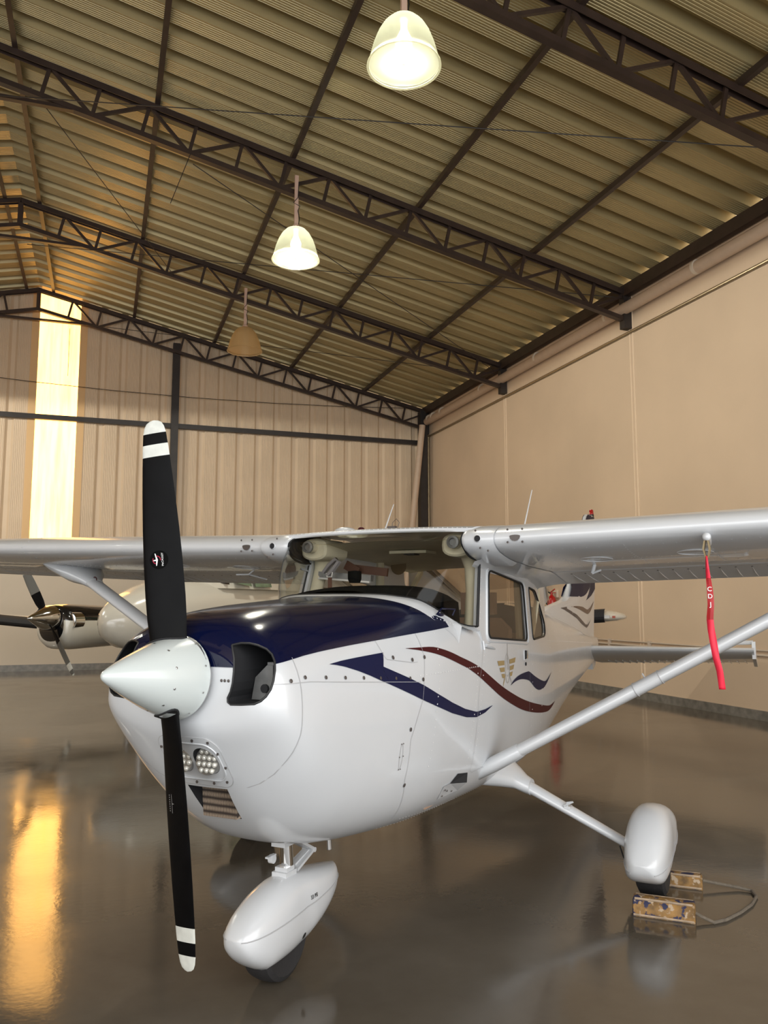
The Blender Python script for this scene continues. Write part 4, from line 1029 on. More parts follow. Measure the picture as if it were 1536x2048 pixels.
for s in (1, -1):
    xsn = [.04, .3, .8, 1.3, 1.70, 1.755, 1.76]; rings = []
    for x in xsn:
        t = x/1.76; le = 6.62+.12*t; ch = 1.28-.30*t; k = 1
        rings.append(wsec(s*x, le, ch, 1.090+.01*t, radians(11), 16, .085, 0.0, droop=0))
    b = MB(); b.loft(rings)
    for k in range(19):
        x = .22+.08*k; t = x/1.76; le = 6.62+.12*t; ch = 1.28-.30*t
        def lw(tt): a = tt*ch; c_ = af(tt, .085, 0)[1]*ch-.002; return (s*(x+.02*(tt-.6)), le+a*cos(radians(11))+c_*sin(radians(11)), 1.090-a*sin(radians(11))+c_*cos(radians(11)))
        b.tube([lw(.55), lw(.7), lw(.97)], .0045, 5, 1)
    stab = b.build('horizontal_tail', [M_WINGW, M_WHITE], PL, angle=50)
    e = MB(); e.tube([(s*1.49, 6.90, 1.155), (s*1.60, 6.90, 1.160), (s*1.755, 6.90, 1.165)], [.022, .024, .022], 10); e.loft([[(s*x_, 6.86, z_) for x_, z_ in ((1.74, 1.0), (1.775, 1.0), (1.775, 1.175), (1.74, 1.175))], [(s*x_, 7.55, z_) for x_, z_ in ((1.74, .875), (1.775, .875), (1.775, .93), (1.74, .93))]])
    e.build('elevator_horn', M_WHITE, stab)
# antennas and small roof items
e = MB(); e.tube([(-.485, 2.75, 2.00), (-.46, 2.9, 2.265)], [.007, .003], 6); e.build('whip_antenna', M_WHITE, PL)
e = MB(); e.tube([(.52, 2.75, 1.99), (.537, 2.95, 2.315)], [.006, .003], 6); e.build('whip_antenna', M_WHITE, PL)
e = MB(); e.sphere((-.285, 2.05, 2.005), .022, 8, sc=(1, 1, .8)); e.build('red_roof_light', bpy.data.materials['maroon stripe paint'], PL)
e = MB(); e.box((-.10, 2.03, 1.99), (-.05, 2.06, 2.018)); e.tube([(-.08, 2.05, 2.0), (-.075, 2.05, 2.04), (-.05, 2.05, 2.062), (-.03, 2.05, 2.04), (-.045, 2.05, 2.0)], .002, 5); e.build('roof_clip', M_SCREW, PL)
e = MB(); e.sphere((-.42, 2.1, 2.0), .07, 8, sc=(1, 1.2, .45)); e.build('dome_antenna', M_WHITE, PL)

# ---- propeller and spinner
HUB = Vector((0, 0, 1.283)); PHI = radians(7.12)
prof = [(.001, -.335), (.008, -.333), (.016, -.326), (.030, -.300), (.050, -.258), (.070, -.212), (.091, -.160), (.113, -.105), (.130, -.052), (.144, -.005), (.151, .03)]
b = MB(); b.lathe([(r_, y_+.005) for r_, y_ in prof], (0, 0, 0), 'y', 48)
# tilt slightly nose-up as in the photograph
tilt = Matrix.Rotation(radians(-5.0), 3, 'X')
for k in range(10):
    a = 2*pi*k/10+.3; rivet(b, (.1495*cos(a), .015, .1495*sin(a)), (cos(a), 0, sin(a)), 1, .004); rivet(b, (.1145*cos(a), -.10, .1145*sin(a)), (cos(a), -.3, sin(a)), 1, .0045)
SPC = HUB+Vector((0, 0, .014))
b.v = [tuple(SPC+tilt @ Vector(v)) for v in b.v]
spin = b.build('spinner', [M_SPIN, M_ALU], PL, angle=60)
MB().lathe([(.148, .03), (.148, .045), (.10, .06)], tuple(SPC), 'y', 40).build('spinner_backplate', M_ALU, spin)
BL = [(.06, .135, 27, .045), (.11, .132, 26, .034), (.17, .136, 25, .024), (.22, .143, 24.5, .019), (.30, .147, 24, .016), (.42, .146, 22, .0135), (.55, .139, 20, .0115), (.68, .127, 17.5, .0095), (.78, .115, 15.5, .008), (.86, .104, 14, .007), (.915, .093, 13.4, .006), (.94, .080, 13, .0055), (.955, .062, 13, .005), (.963, .035, 13, .004), (.9655, .008, 13, .003)]
def blade(sg):
    e = MB(); R_ = []; cuts = [.825, .872, .915]
    BLx = []
    for i in range(len(BL)-1):
        a, c_ = BL[i], BL[i+1]; BLx.append(a)
        for q in cuts:
            if a[0] < q < c_[0]:
                t = (q-a[0])/(c_[0]-a[0]); BLx.append(tuple(a[j]+(c_[j]-a[j])*t for j in range(4)))
    BLx.append(BL[-1])
    for r_, ch, be, th in BLx:
        be = radians(be); n_ = 20; pts = []
        for k in range(n_):
            a = 2*pi*k/n_; u = .5*ch*cos(a); v = th*.5*sin(a)*(1.35 if sin(a) > 0 else .65)*(1-.25*cos(a))
            # chord direction in the disc plane and fore-aft
            X_ = u*cos(be)+v*sin(be)*sg; Y_ = sg*u*sin(be)-v*cos(be)
            p = Vector((X_+.006*sg, Y_, sg*r_)); c2, s2 = cos(PHI), sin(PHI)
            pts.append(HUB+Vector((p.x*c2-p.z*s2, p.y, p.x*s2+p.z*c2)))
        R_.append((r_, pts))
    for (r0, p0), (r1, p1) in zip(R_, R_[1:]):
        m_ = (r0+r1)/2; e.loft([p0, p1], True, False, 1 if (.825 < m_ < .872 or m_ > .915) else 0)
    e.add(R_[0][1], [tuple(range(20))], 0); e.add(R_[-1][1], [tuple(range(20))], 1)
    return e.build('propeller_blade', [M_BLACK, M_TIPW], PL, angle=40)
bu = blade(1); bl = blade(-1)
e = MB(); c2, s2 = cos(PHI), sin(PHI); e.tube([HUB+Vector((-.15*s2*sg, 0, .15*c2*sg)) for sg in (1,)]+[HUB+Vector((-.16*s2, 0, .16*c2))], .01, 6)
# slots where the blades leave the spinner
for sg in (1, -1):
    be = radians(27); n_ = 22; o_ = MB(); pts = []
    for k in range(n_+1):
        a = 2*pi*k/n_; u = .069*cos(a); v = .032*sin(a); X_ = u*cos(be)+v*sin(be)*sg; Y_ = sg*u*sin(be)-v*cos(be)
        Y_ = max(-.15, min(.02, Y_-.02)); rr_ = .1665-.0; 
        # spinner radius at that depth
        for (ra, ya), (rb, yb) in zip(prof, prof[1:]):
            if ya <= Y_ <= yb: rr_ = ra+(rb-ra)*(Y_-ya)/(yb-ya)+.001
        zz = sqrt(max(0, rr_*rr_-X_*X_)); p = Vector((X_, Y_, sg*zz)); pts.append(SPC+tilt @ Vector((p.x*c2-p.z*s2, p.y, p.x*s2+p.z*c2)))
    o_.tube(pts, .004, 6, 0); o_.add([p for p in pts[:-1]], [tuple(range(n_))], 0); o_.build('blade_cutout', M_DARK, spin)
# maker's emblem on the upper blade, standing clear of the face by a hair
def onblade(sg, r_, u):
    """point on the front face of a blade at radius r_ and chordwise offset u"""
    for i in range(len(BL)-1):
        if BL[i][0] <= r_ <= BL[i+1][0]: t = (r_-BL[i][0])/(BL[i+1][0]-BL[i][0]); ch, be, th = [BL[i][j]+(BL[i+1][j]-BL[i][j])*t for j in (1, 2, 3)]; break
    be = radians(be); ca_ = max(-1, min(1, u/(.5*ch))); sn_ = sqrt(1-ca_*ca_); v = th*.5*sn_*1.35*(1-.25*ca_)+.0012
    X_ = u*cos(be)+v*sin(be)*sg; Y_ = sg*u*sin(be)-v*cos(be); p = Vector((X_+.006*sg, Y_, sg*r_))
    return HUB+Vector((p.x*c2-p.z*s2, p.y, p.x*s2+p.z*c2))
def decal(e, pts2, fs, sg, r0, u0, mi, rot=0.):
    cr, sr = cos(rot), sin(rot); e.add([onblade(sg, r0+sg*(x*sr+y*cr) if sg > 0 else r0+(x*sr+y*cr), u0+x*cr-y*sr) for x, y in pts2], fs, mi)
e = MB()
M_DISC = mat('emblem disc', (.003, .003, .003), .7, spec=.05); M_LOGOW = mat('emblem white', (.85, .85, .85), .6, spec=.1); M_LOGOR = mat('emblem red', (.35, .02, .05), .6, spec=.1)
R0, U0 = .437, -.012; e = MB(); n_ = 32
for j in range(6): 
    r1, r2 = .034*j/6, .034*(j+1)/6
    for k in range(n_):
        a0, a1 = 2*pi*k/n_, 2*pi*(k+1)/n_
        q = [(r1*cos(a0), r1*sin(a0)), (r2*cos(a0), r2*sin(a0)), (r2*cos(a1), r2*sin(a1)), (r1*cos(a1), r1*sin(a1))]
        e.add([onblade(1, R0+y, U0+x) for x, y in q], [(0, 1, 2, 3)], 0)
def em(pts, mi): e.add([onblade(1, R0+y, U0+x)+Vector((.0007, -.0012, 0)) for x, y in pts], [tuple(range(len(pts)))], mi)
for a0, a1 in ((-10, 95), (150, 255)):
    for k in range(14):
        t0 = radians(a0+(a1-a0)*k/14); t1 = radians(a0+(a1-a0)*(k+1)/14)
        em([(-.008+.0125*cos(t0), .0125*sin(t0)), (-.008+.0155*cos(t0), .0155*sin(t0)), (-.008+.0155*cos(t1), .0155*sin(t1)), (-.008+.0125*cos(t1), .0125*sin(t1))], 2)
em([(-.0145, .0235), (-.0112, .0235), (-.0045, .004), (-.0035, 0), (-.010, 0)], 1); em([(-.010, 0), (-.0035, 0), (-.0045, -.006), (-.0078, -.0215), (-.0110, -.0215)], 1); em([(-.0045, .0027), (-.0045, -.0033), (-.023, -.0038), (-.023, -.0005)], 1)
vs, fs = textmesh('McCAULEY', .0100)
e.add([onblade(1, R0+v.x, U0+.0135-v.y)+Vector((.0007, -.0012, 0)) for v in vs], fs, 1)
e.build('maker_emblem', [M_DISC, M_LOGOW, M_LOGOR], bu, smooth=False, fix=False)
e = MB()
def em2(pts): e.add([onblade(-1, .42+y, -.02+x) for x, y in pts], [tuple(range(len(pts)))], 0)
em2([(.004, -.032), (.0055, -.032), (.0065, 0), (.0055, .032), (.004, .032), (.005, 0)]); em2([(.006, -.001), (.006, .0015), (.018, .001), (.018, 0)])
for k in range(8): em2([(-.012, -.03+.0075*k), (-.0085, -.03+.0075*k), (-.0085, -.0265+.0075*k), (-.012, -.0265+.0075*k)])
e.build('maker_marks', mat('worn white print', (.40, .40, .40), .6), bl, smooth=False, fix=False)

# ---- undercarriage
def fairing(name, parent, c, L, Wd, zt_, zb_, x0, ne=2.6):
    """teardrop wheel fairing: c=(x, y nose), rings along y"""
    R_ = []; N_ = 24
    for i in range(N_+1):
        t = i/N_; f_ = (1-cos(pi*t))/2; y = c[1]+L*f_
        g = sqrt(max(0., sin(pi*min(1, f_**.62)))) if f_ < .5 else max(0., 1-((f_-.33)/.67)**3.2)**.5
        w_ = max(.003, Wd/2*g**1.0); top = zt_(f_); bot = zb_(f_); mid = (top+bot)/2; hh = max(.003, (top-bot)/2); n_ = 28
        R_.append([(c[0]+w_*math.copysign(abs(cos(a))**(2/(2.5 if sin(a) > 0 else ne)), cos(a)), y, mid+hh*math.copysign(abs(sin(a))**(2/(2.5 if sin(a) > 0 else ne)), sin(a))) for a in [2*pi*k/n_ for k in range(n_)]])
    b = MB(); b.loft(R_); return b.build(name, M_WHITE, parent, angle=70), R_
def wheel(parent, c, r_, w_):
    b = MB(); b.lathe([(r_*.55, -w_*.42), (r_*.85, -w_*.5), (r_*.96, -w_*.42), (r_*.995, -w_*.2), (r_, 0), (r_*.995, w_*.2), (r_*.96, w_*.42), (r_*.85, w_*.5), (r_*.55, w_*.42)], c, 'x', 40)
    for k in range(5):
        x = c[0]+(-.36+.18*k)*w_
    return b.build('tyre', M_RUB, parent)
G_ = empty('nose_gear', (0, 0, 0)); G_.parent = PL
def nt_(f): return .25+.155*sin(pi/2*min(1, f/.45))**.62 - .065*max(0, (f-.45)/.55)**1.3
def nb_(f): return .25-.160*min(1, (f/.20))**.5 if f < .20 else .090+.180*max(0, (f-.30)/.70)**2.2
fr, RR = fairing('wheel_fairing', G_, (0, .415), .79, .215, nt_, nb_, 0)
def onfair(y, z, off=.0015):
    i = min(range(len(RR)-1), key=lambda j: abs(RR[j][0][1]-y)); a = RR[i]; top = max(p[2] for p in a); bot = min(p[2] for p in a); m_ = (top+bot)/2; h_ = (top-bot)/2; w_ = max(p[0] for p in a)
    # interpolate with the neighbouring ring
    j = i+1 if RR[i][0][1] < y else i-1; c_ = RR[j]; t = abs(y-a[0][1])/abs(c_[0][1]-a[0][1]); top2 = max(p[2] for p in c_); bot2 = min(p[2] for p in c_); w2_ = max(p[0] for p in c_)
    m_ += t*((top2+bot2)/2-m_); h_ += t*((top2-bot2)/2-h_); w_ += t*(w2_-w_)
    u = min(.999, abs((z-m_)/h_)); return w_*(1-u**2.6)**(1/2.6)+off
e = MB()
for s in (1, -1):
    pts = []
    for i in range(1, 24):
        R_ = RR[i]; k = 0 if s > 0 else 14; p = R_[k]; pts.append((s*onfair(p[1], .25+.055*(i/24)**1.2), p[1], .25+.055*(i/24)**1.2))
    e.tube(pts, .0022, 5, 0)
e.build('fairing_seam', M_LINE, fr)
vs, fs = textmesh('33 PSI', .022, True)
e = MB(); e.add([(onfair(.86+v.x, .300+v.y), .86+v.x, .300+v.y) for v in vs], fs, 0)
n_ = 12; e.add([(onfair(.80+.014*cos(a), .155+.014*sin(a)), .80+.014*cos(a), .155+.014*sin(a)) for a in [2*pi*k/n_ for k in range(n_)]], [tuple(range(n_))], 0)
e.build('tyre_pressure_marking', mat('black marking ink', (.02, .02, .02), .6), fr, smooth=False, fix=False)
wheel(G_, (0, .72, .175), .175, .125)
e = MB(); e.tube([(0, .80, .42), (0, .775, .60)], .029, 20, 0); e.tube([(0, .778, .565), (0, .776, .60)], .027, 20, 1); e.build('oleo_strut', [M_CHROME, M_GREYM], G_)
e = MB(); e.box((-.036, .735, .385), (.036, .82, .418)); e.box((-.03, .75, .416), (.03, .81, .435)); e.box((-.034, .725, .525), (.034, .83, .60)); e.box((-.008, .64, .50), (.008, .70, .507)); e.tube([(-.01, .68, .49), (.01, .68, .49)], .018, 14)
e.build('strut_fitting', M_WHITE, G_)
e = MB()
for s in (.020, -.020):
    e.bar((s, .84, .53), (s*.7, .985, .455), .012, .030, (1, 0, 0)); e.bar((s*.7, .985, .450), (s, .835, .405), .012, .026, (1, 0, 0))
e.tube([(-.032, .985, .452), (.032, .985, .452)], .011, 10); e.bar((0, .85, .42), (0, .97, .452), .02, .008)
e.prism([(.90, .55), (1.04, .56), (.96, .50)], -.01, .01, 'x'); e.build('torque_link', M_WHITE, G_)
for s in (1, -1):
    G_ = empty('main_gear', (0, 0, 0)); G_.parent = PL
    b = MB(); A = Vector((s*.36, 2.43, .60)); A1 = Vector((s*.56, 2.44, .525)); B_ = Vector((s*1.175, 2.46, .235))
    def ls(c, w_, h_): return [c+Vector((0, w_*cos(a), h_*sin(a)))+Vector((s*-.0, 0, 0)) for a in [2*pi*k/16 for k in range(16)]]
    b.loft([ls(A, .062, .036), ls(A1, .060, .035), ls(A1.lerp(B_, .5), .048, .030), ls(B_, .038, .027), ls(B_+Vector((s*.03, 0, -.01)), .02, .02)])
    leg = b.build('gear_leg', M_WHITE, G_, angle=60)
    b = MB(); b.loft([ls(Vector((s*.42, 2.38, .60)), .26, .09), ls(Vector((s*.50, 2.40, .575)), .18, .075), ls(Vector((s*.555, 2.43, .545)), .11, .060), ls(Vector((s*.60, 2.44, .512)), .078, .050), ls(Vector((s*.635, 2.44, .497)), .070, .045)])
    b.build('leg_fairing', M_WHITE, leg, angle=60)
    b = MB(); m_ = A1.lerp(B_, .47); b.box(m_+Vector((-.018, -.05, .015)), m_+Vector((.018, .0, .03))); b.tube([m_+Vector((-.02*s, -.05, .03)), m_+Vector((.035*s, -.05, .058))], .005, 6); b.tube([m_+Vector((-.0*s, -.045, .02)), m_+Vector((.0, -.045, .05)), m_+Vector((.03*s, -.045, .055))], .006, 6); b.build('entry_step', M_WHITE, leg, smooth=False)
    b = MB(); b.lathe([(.065, 0), (.065, .018)], (s*1.185, 2.44, .19), 'x', 20); b.box((s*1.18-.012, 2.38, .14), (s*1.18+.012, 2.50, .25)); b.tube([(s*1.13, 2.42, .235), (s*1.15, 2.41, .18), (s*1.17, 2.42, .13)], .004, 6); b.build('brake', M_DARK, G_)
    mt = lambda f: .245+.225*sin(pi/2*min(1, f/.44))**.75-.17*max(0, (f-.44)/.56)**1.8
    mb_ = lambda f: .255-.120*min(1, f/.14)**.4 if f < .14 else .135+.12*max(0, (f-.14)/.86)**1.7
    fr, R2 = fairing('wheel_fairing', G_, (s*1.30, 2.04), .86, .235, mt, mb_, 0, 4.2)
    e = MB()
    for q in (1, -1):
        e.tube([(R2[i][0 if q > 0 else 14][0]+q*.001, R2[i][0][1], .205+.11*(i/24)**1.3) for i in range(2, 23)], .0022, 5)
    e.tube([(R2[4][k][0], R2[4][k][1]-.002, R2[4][k][2]) for k in ()] or [(s*1.30, 2.038, .205), (s*1.30, 2.039, .206)], .001, 4)
    e.build('fairing_seam', M_LINE, fr)
    wheel(G_, (s*1.30, 2.44, .19), .19, .15)
# belly drain tube
MB().tube([(.06, 1.05, .545), (.065, 1.055, .44)], .012, 10).build('breather_tube', M_ALU, PL)
# pitot tube under the left wing
e = MB(); e.tube([(1.70, 1.80, 1.845), (1.70, 1.72, 1.835), (1.70, 1.66, 1.850), (1.70, 1.60, 1.858)], [.008, .012, .017, .019], 12); e.sphere((1.70, 1.598, 1.858), .019, 8); e.build('pitot_tube', M_WHITE, PL)

# ==================================================================== things around the aeroplane
def PW(x, y, z): return PL.matrix_basis @ Vector((x, y, z))
AR = PL.rotation_euler.z
# pitot cover: tan pouch with a red streamer
pc = empty('pitot_cover', tuple(PW(1.698, 1.600, 1.862)), AR, 'red streamer lettered CDJ hanging from the wing of the aeroplane', 'streamer')
M_TANL = mat('tan leather pouch', (.27, .20, .10), .6, var=.2); M_RIB = mat('red streamer fabric', (.78, .015, .05), .55, var=.08); M_RIBD = mat('dark red streamer label', (.40, .008, .012), .5)
M_LET = mat('white lettering', (.8, .78, .76), .6)
b = MB()
for dx in (-.006, .006): b.loft([[(dx*1.2-.003, -.024, -.022), (dx*1.2+.003, -.024, -.022), (dx*1.2+.003, .024, -.022), (dx*1.2-.003, .024, -.022)], [(dx*2.2-.004, -.028, -.06), (dx*2.2+.004, -.028, -.06), (dx*2.2+.004, .024, -.06), (dx*2.2-.004, .024, -.06)], [(dx*.8-.003, -.012, -.10), (dx*.8+.003, -.012, -.10), (dx*.8+.003, .012, -.10), (dx*.8-.003, .012, -.10)]])
b.build('pouch', M_TANL, pc)
ctr = [(-.002, -.090, .003), (.000, -.14, .007), (.002, -.19, .010), (.005, -.25, .0125), (.006, -.31, .0135), (.000, -.37, .0145), (.003, -.42, .0148), (.011, -.48, .0148), (.019, -.54, .0145), (.032, -.60, .014), (.036, -.65, .0135), (.038, -.68, .0135)]
rows = []
def cw(z):
    for (x0, z0, w0), (x1, z1, w1_) in zip(ctr, ctr[1:]):
        if z1 <= z <= z0: t = (z-z0)/(z1-z0); return x0+(x1-x0)*t, w0+(w1_-w0)*t
    return ctr[-1][0], ctr[-1][2]
def ribbon(z0, z1, off, n=24): 
    r = []
    for i in range(n+1):
        z = z0+(z1-z0)*i/n; x, w_ = cw(z); y = .012*sin(z*14)
        r.append([(x-w_, y+.004*sin(z*30)-off, z), (x, y-.003-off, z), (x+w_, y-.004*sin(z*30)-off, z)])
    return r
b = MB(); b.grid(ribbon(-.090, -.68, 0, 60)); rb = b.build('ribbon', M_RIB, pc, fix=False)
sol = rb.modifiers.new('cloth', 'SOLIDIFY'); sol.thickness = .0015
b = MB(); b.grid(ribbon(-.190, -.375, .0022), 0)
for ch, z in (('C', -.240), ('D', -.272), ('J', -.308)):
    vs, fs = textmesh(ch, .028, True); x, w_ = cw(z); b.add([(x+v.x, .012*sin(z*14)-.0085, z+v.y) for v in vs], fs, 1)
b.build('lettered_label', [M_RIBD, M_LET], pc, smooth=False, fix=False)

# wheel chocks joined by a rope
M_WOOD = mat('worn yellow painted wood', (.27, .145, .04), .65, var=.55, vscale=22)
def woodnodes(m):
    N = m.node_tree.nodes; L = m.node_tree.links; P = N['Principled BSDF']
    tc = [n for n in N if n.type == 'TEX_COORD'][0]; n2 = N.new('ShaderNodeTexNoise'); n2.inputs['Scale'].default_value = 34; n2.inputs['Detail'].default_value = 4
    r = N.new('ShaderNodeValToRGB'); r.color_ramp.elements[0].position = .56; r.color_ramp.elements[1].position = .62
    mx = N.new('ShaderNodeMixRGB'); src = P.inputs['Base Color'].links[0].from_socket
    L.new(tc.outputs['Object'], n2.inputs['Vector']); L.new(n2.outputs['Fac'], r.inputs[0]); L.new(r.outputs[0], mx.inputs[0]); L.new(src, mx.inputs[1]); mx.inputs[2].default_value = (.42, .32, .22, 1); 
    n3 = N.new('ShaderNodeTexNoise'); n3.inputs['Scale'].default_value = 19; n3.inputs['Detail'].default_value = 3; mp = N.new('ShaderNodeMapping'); mp.inputs['Location'].default_value = (3.1, 1.7, 5)
    r3 = N.new('ShaderNodeValToRGB'); r3.color_ramp.elements[0].position = .54; r3.color_ramp.elements[1].position = .58; m3 = N.new('ShaderNodeMixRGB'); m3.inputs[2].default_value = (.018, .020, .06, 1)
    L.new(tc.outputs['Object'], mp.inputs[0]); L.new(mp.outputs[0], n3.inputs['Vector']); L.new(n3.outputs['Fac'], r3.inputs[0]); L.new(r3.outputs[0], m3.inputs[0]); L.new(mx.outputs[0], m3.inputs[1]); L.new(m3.outputs[0], P.inputs['Base Color'])
woodnodes(M_WOOD)
M_WOODP = mat('worn pale wood edge', (.42, .31, .21), .7, var=.4, vscale=18); M_INK = mat('blue black paint smear', (.02, .022, .075), .6)
ck = empty('wheel_chocks', tuple(PW(1.36, 2.35, 0)), AR, 'two worn yellow wooden wheel chocks joined by a rope, at the left main wheel', 'wheel chocks')
def chock(p0, p1, h, w_, nm='chock_block'):
    p0 = Vector(p0); p1 = Vector(p1); d = (p1-p0); L_ = d.length; d.normalize(); n_ = Vector((-d.y, d.x, 0)); b = MB()
    prof_ = [(-w_/2, .0), (-w_/2, h*.45), (-w_*.30, h*.92), (-w_*.15, h), (w_*.22, h), (w_*.42, h*.8), (w_/2, h*.4), (w_/2, 0)]
    rr = []
    for t, k in ((0, .9), (.015, 1), (.5, 1.0), (.985, 1), (1, .9)): rr.append([p0+d*(L_*t)+n_*(u*k)+Vector((0, 0, v*(k if v > 0 else 1))) for u, v in prof_])
    b.loft(rr, True, True, 0)
    top = lambda t, u: p0+d*(L_*t)+n_*(u)+Vector((0, 0, h+.0012))
    b.tube([p0+d*.01-n_*(w_*.30)+Vector((0, 0, h*.93)), p1-d*.01-n_*(w_*.30)+Vector((0, 0, h*.93))], .006, 6, 2)
    b.tube([p0+d*.01+n_*(w_*.32)+Vector((0, 0, h*.93)), p1-d*.01+n_*(w_*.32)+Vector((0, 0, h*.93))], .006, 6, 2)
    b.tube([p0+d*.005-n_*(w_*.5)+Vector((0, 0, .008)), p1-d*.005-n_*(w_*.5)+Vector((0, 0, .008))], .006, 6, 2)
    return b.build(nm, [M_WOOD, M_INK, M_WOODP], ck, angle=40)
chock((-.12, -.225, 0), (.175, -.21, 0), .085, .105)
chock((-.16, .275, 0), (.17, .30, 0), .07, .085)
b = MB(); b.tube([(.175, -.21, .035), (.21, -.215, .022), (.26, -.22, .008), (.31, -.16, .008), (.37, -.03, .008), (.42, .12, .008), (.44, .26, .008), (.415, .34, .010), (.35, .35, .014), (.27, .33, .025), (.17, .30, .04)], .0085, 8)
b.build('rope', mat('grey brown rope', (.15, .125, .095), .9, var=.3, vscale=60), ck)

# fire extinguisher on the right wall
M_FR = mat('red extinguisher paint', (.45, .008, .008), .22, coat=.6)
fe = empty('fire_extinguisher', (XW-.13, 14.05, 1.49), 0, 'red fire extinguisher with black hose hanging on the right wall, seen beyond the tail', 'fire extinguisher')
MB().lathe([(.07, -.42), (.085, -.40), (.085, .14), (.07, .20), (.03, .235), (.025, .25)], n=24).build('cylinder', M_FR, fe)
b = MB(); b.tube([(0, 0, .24), (0, 0, .30)], .022, 12); b.bar((0, .03, .30), (0, -.12, .36), .022, .016); b.bar((0, .03, .28), (0, -.14, .29), .022, .014); b.build('valve_handle', M_FR, fe)
b = MB(); b.tube([(0, .03, .28), (-.02, .10, .30), (-.02, .18, .38), (-.02, .25, .47), (-.02, .33, .48), (-.02, .38, .40), (-.02, .36, .28), (-.01, .28, .15), (0, .16, .05), (0, .10, -.05)], .014, 8); b.build('hose', M_DARK, fe)
b = MB(); b.box((.08, -.05, .2), (.128, .05, .34)); b.build('wall_hook', M_PIPEW, fe, smooth=False)

# ==================================================================== twin-engine aeroplane parked behind
psi = radians(20); hubc = Vector((-5.2, 12.6))
def c2h(x, y): return (x*cos(AZ)+y*sin(AZ), -x*sin(AZ)+y*cos(AZ))
left_ = Vector((cos(psi), -sin(psi))); aft_ = Vector((sin(psi), cos(psi)))
cl = hubc+left_*2.0
hx_, hy_ = c2h(cl.x, cl.y)
TW = empty('twin_aeroplane', (hx_, hy_, 0), -(psi+AZ), 'cream twin-engine aeroplane with chrome spinners parked by the back wall, behind the propeller', 'aeroplane')
M_CRW = mat('cream aeroplane paint', (.66, .63, .55), .22, coat=.8); M_NAC = mat('black nacelle paint', (.008, .008, .009), .15, coat=.9)
M_GREYB = mat('grey propeller paint', (.13, .13, .12), .45)
# fuselage: y aft from the propeller line
TF = [(-1.16, .02, 1.30, .02), (-1.12, .11, 1.30, .12), (-1.0, .23, 1.305, .24), (-.75, .36, 1.32, .36), (-.35, .48, 1.36, .46), (.1, .56, 1.40, .53), (.6, .60, 1.42, .56), (1.2, .63, 1.42, .56), (2.6, .64, 1.42, .56), (4.2, .5, 1.44, .48), (6, .30, 1.5, .33), (8, .1, 1.6, .16)]
def tring(y, w_, zc, h_, n_=28): return [(w_*math.copysign(abs(cos(a))**.85, cos(a)), y, zc+h_*math.copysign(abs(sin(a))**.85, sin(a))) for a in [2*pi*k/n_ for k in range(n_)]]
MB().loft([tring(*r_) for r_ in TF]).build('fuselage', M_CRW, TW, angle=60)
# cabin top with windows
b = MB()
cabr = [(.55, .30, 1.96), (.95, .46, 2.22), (1.35, .50, 2.36), (2.4, .52, 2.40), (3.3, .46, 2.34), (4.4, .25, 2.0)]
rr = []
for y, w_, zt2 in cabr: rr.append([(.60*(w_/.5), y, 1.80), (w_*1.08, y, 1.95), (w_*.96, y, zt2-.10), (w_*.6, y, zt2), (-w_*.6, y, zt2), (-w_*.96, y, zt2-.10), (-w_*1.08, y, 1.95), (-.60*(w_/.5), y, 1.80)])
b.loft(rr, True, True); b.build('cabin_top', M_CRW, TW, angle=50)
M_GG = mat('greenish cabin glass', (.13, .26, .17), .10, coat=1.0, var=.6, vscale=3); M_DG = mat('dark windshield glass', (.03, .022, .018), .08, coat=1.0)
b = MB()
for s in (1, -1):
    b.add([(s*.06, .42, 1.985), (s*.60, 1.02, 1.86), (s*.52, 1.12, 2.26), (s*.06, .98, 2.30)], [(0, 1, 2, 3)])
b.build('windshield', M_DG, TW, smooth=False)
for s in (1, -1):
    b = MB(); b.add([(s*.665, 1.16, 1.88), (s*.665, 1.62, 1.84), (s*.56, 1.62, 2.22), (s*.56, 1.22, 2.22)], [(0, 1, 2, 3)]); b.build('side_window', M_GG, TW, smooth=False)
    b = MB(); b.add([(s*.665, 1.74, 1.84), (s*.665, 2.3, 1.84), (s*.57, 2.3, 2.22), (s*.57, 1.74, 2.22)], [(0, 1, 2, 3)]); b.build('side_window', M_GG, TW, smooth=False)
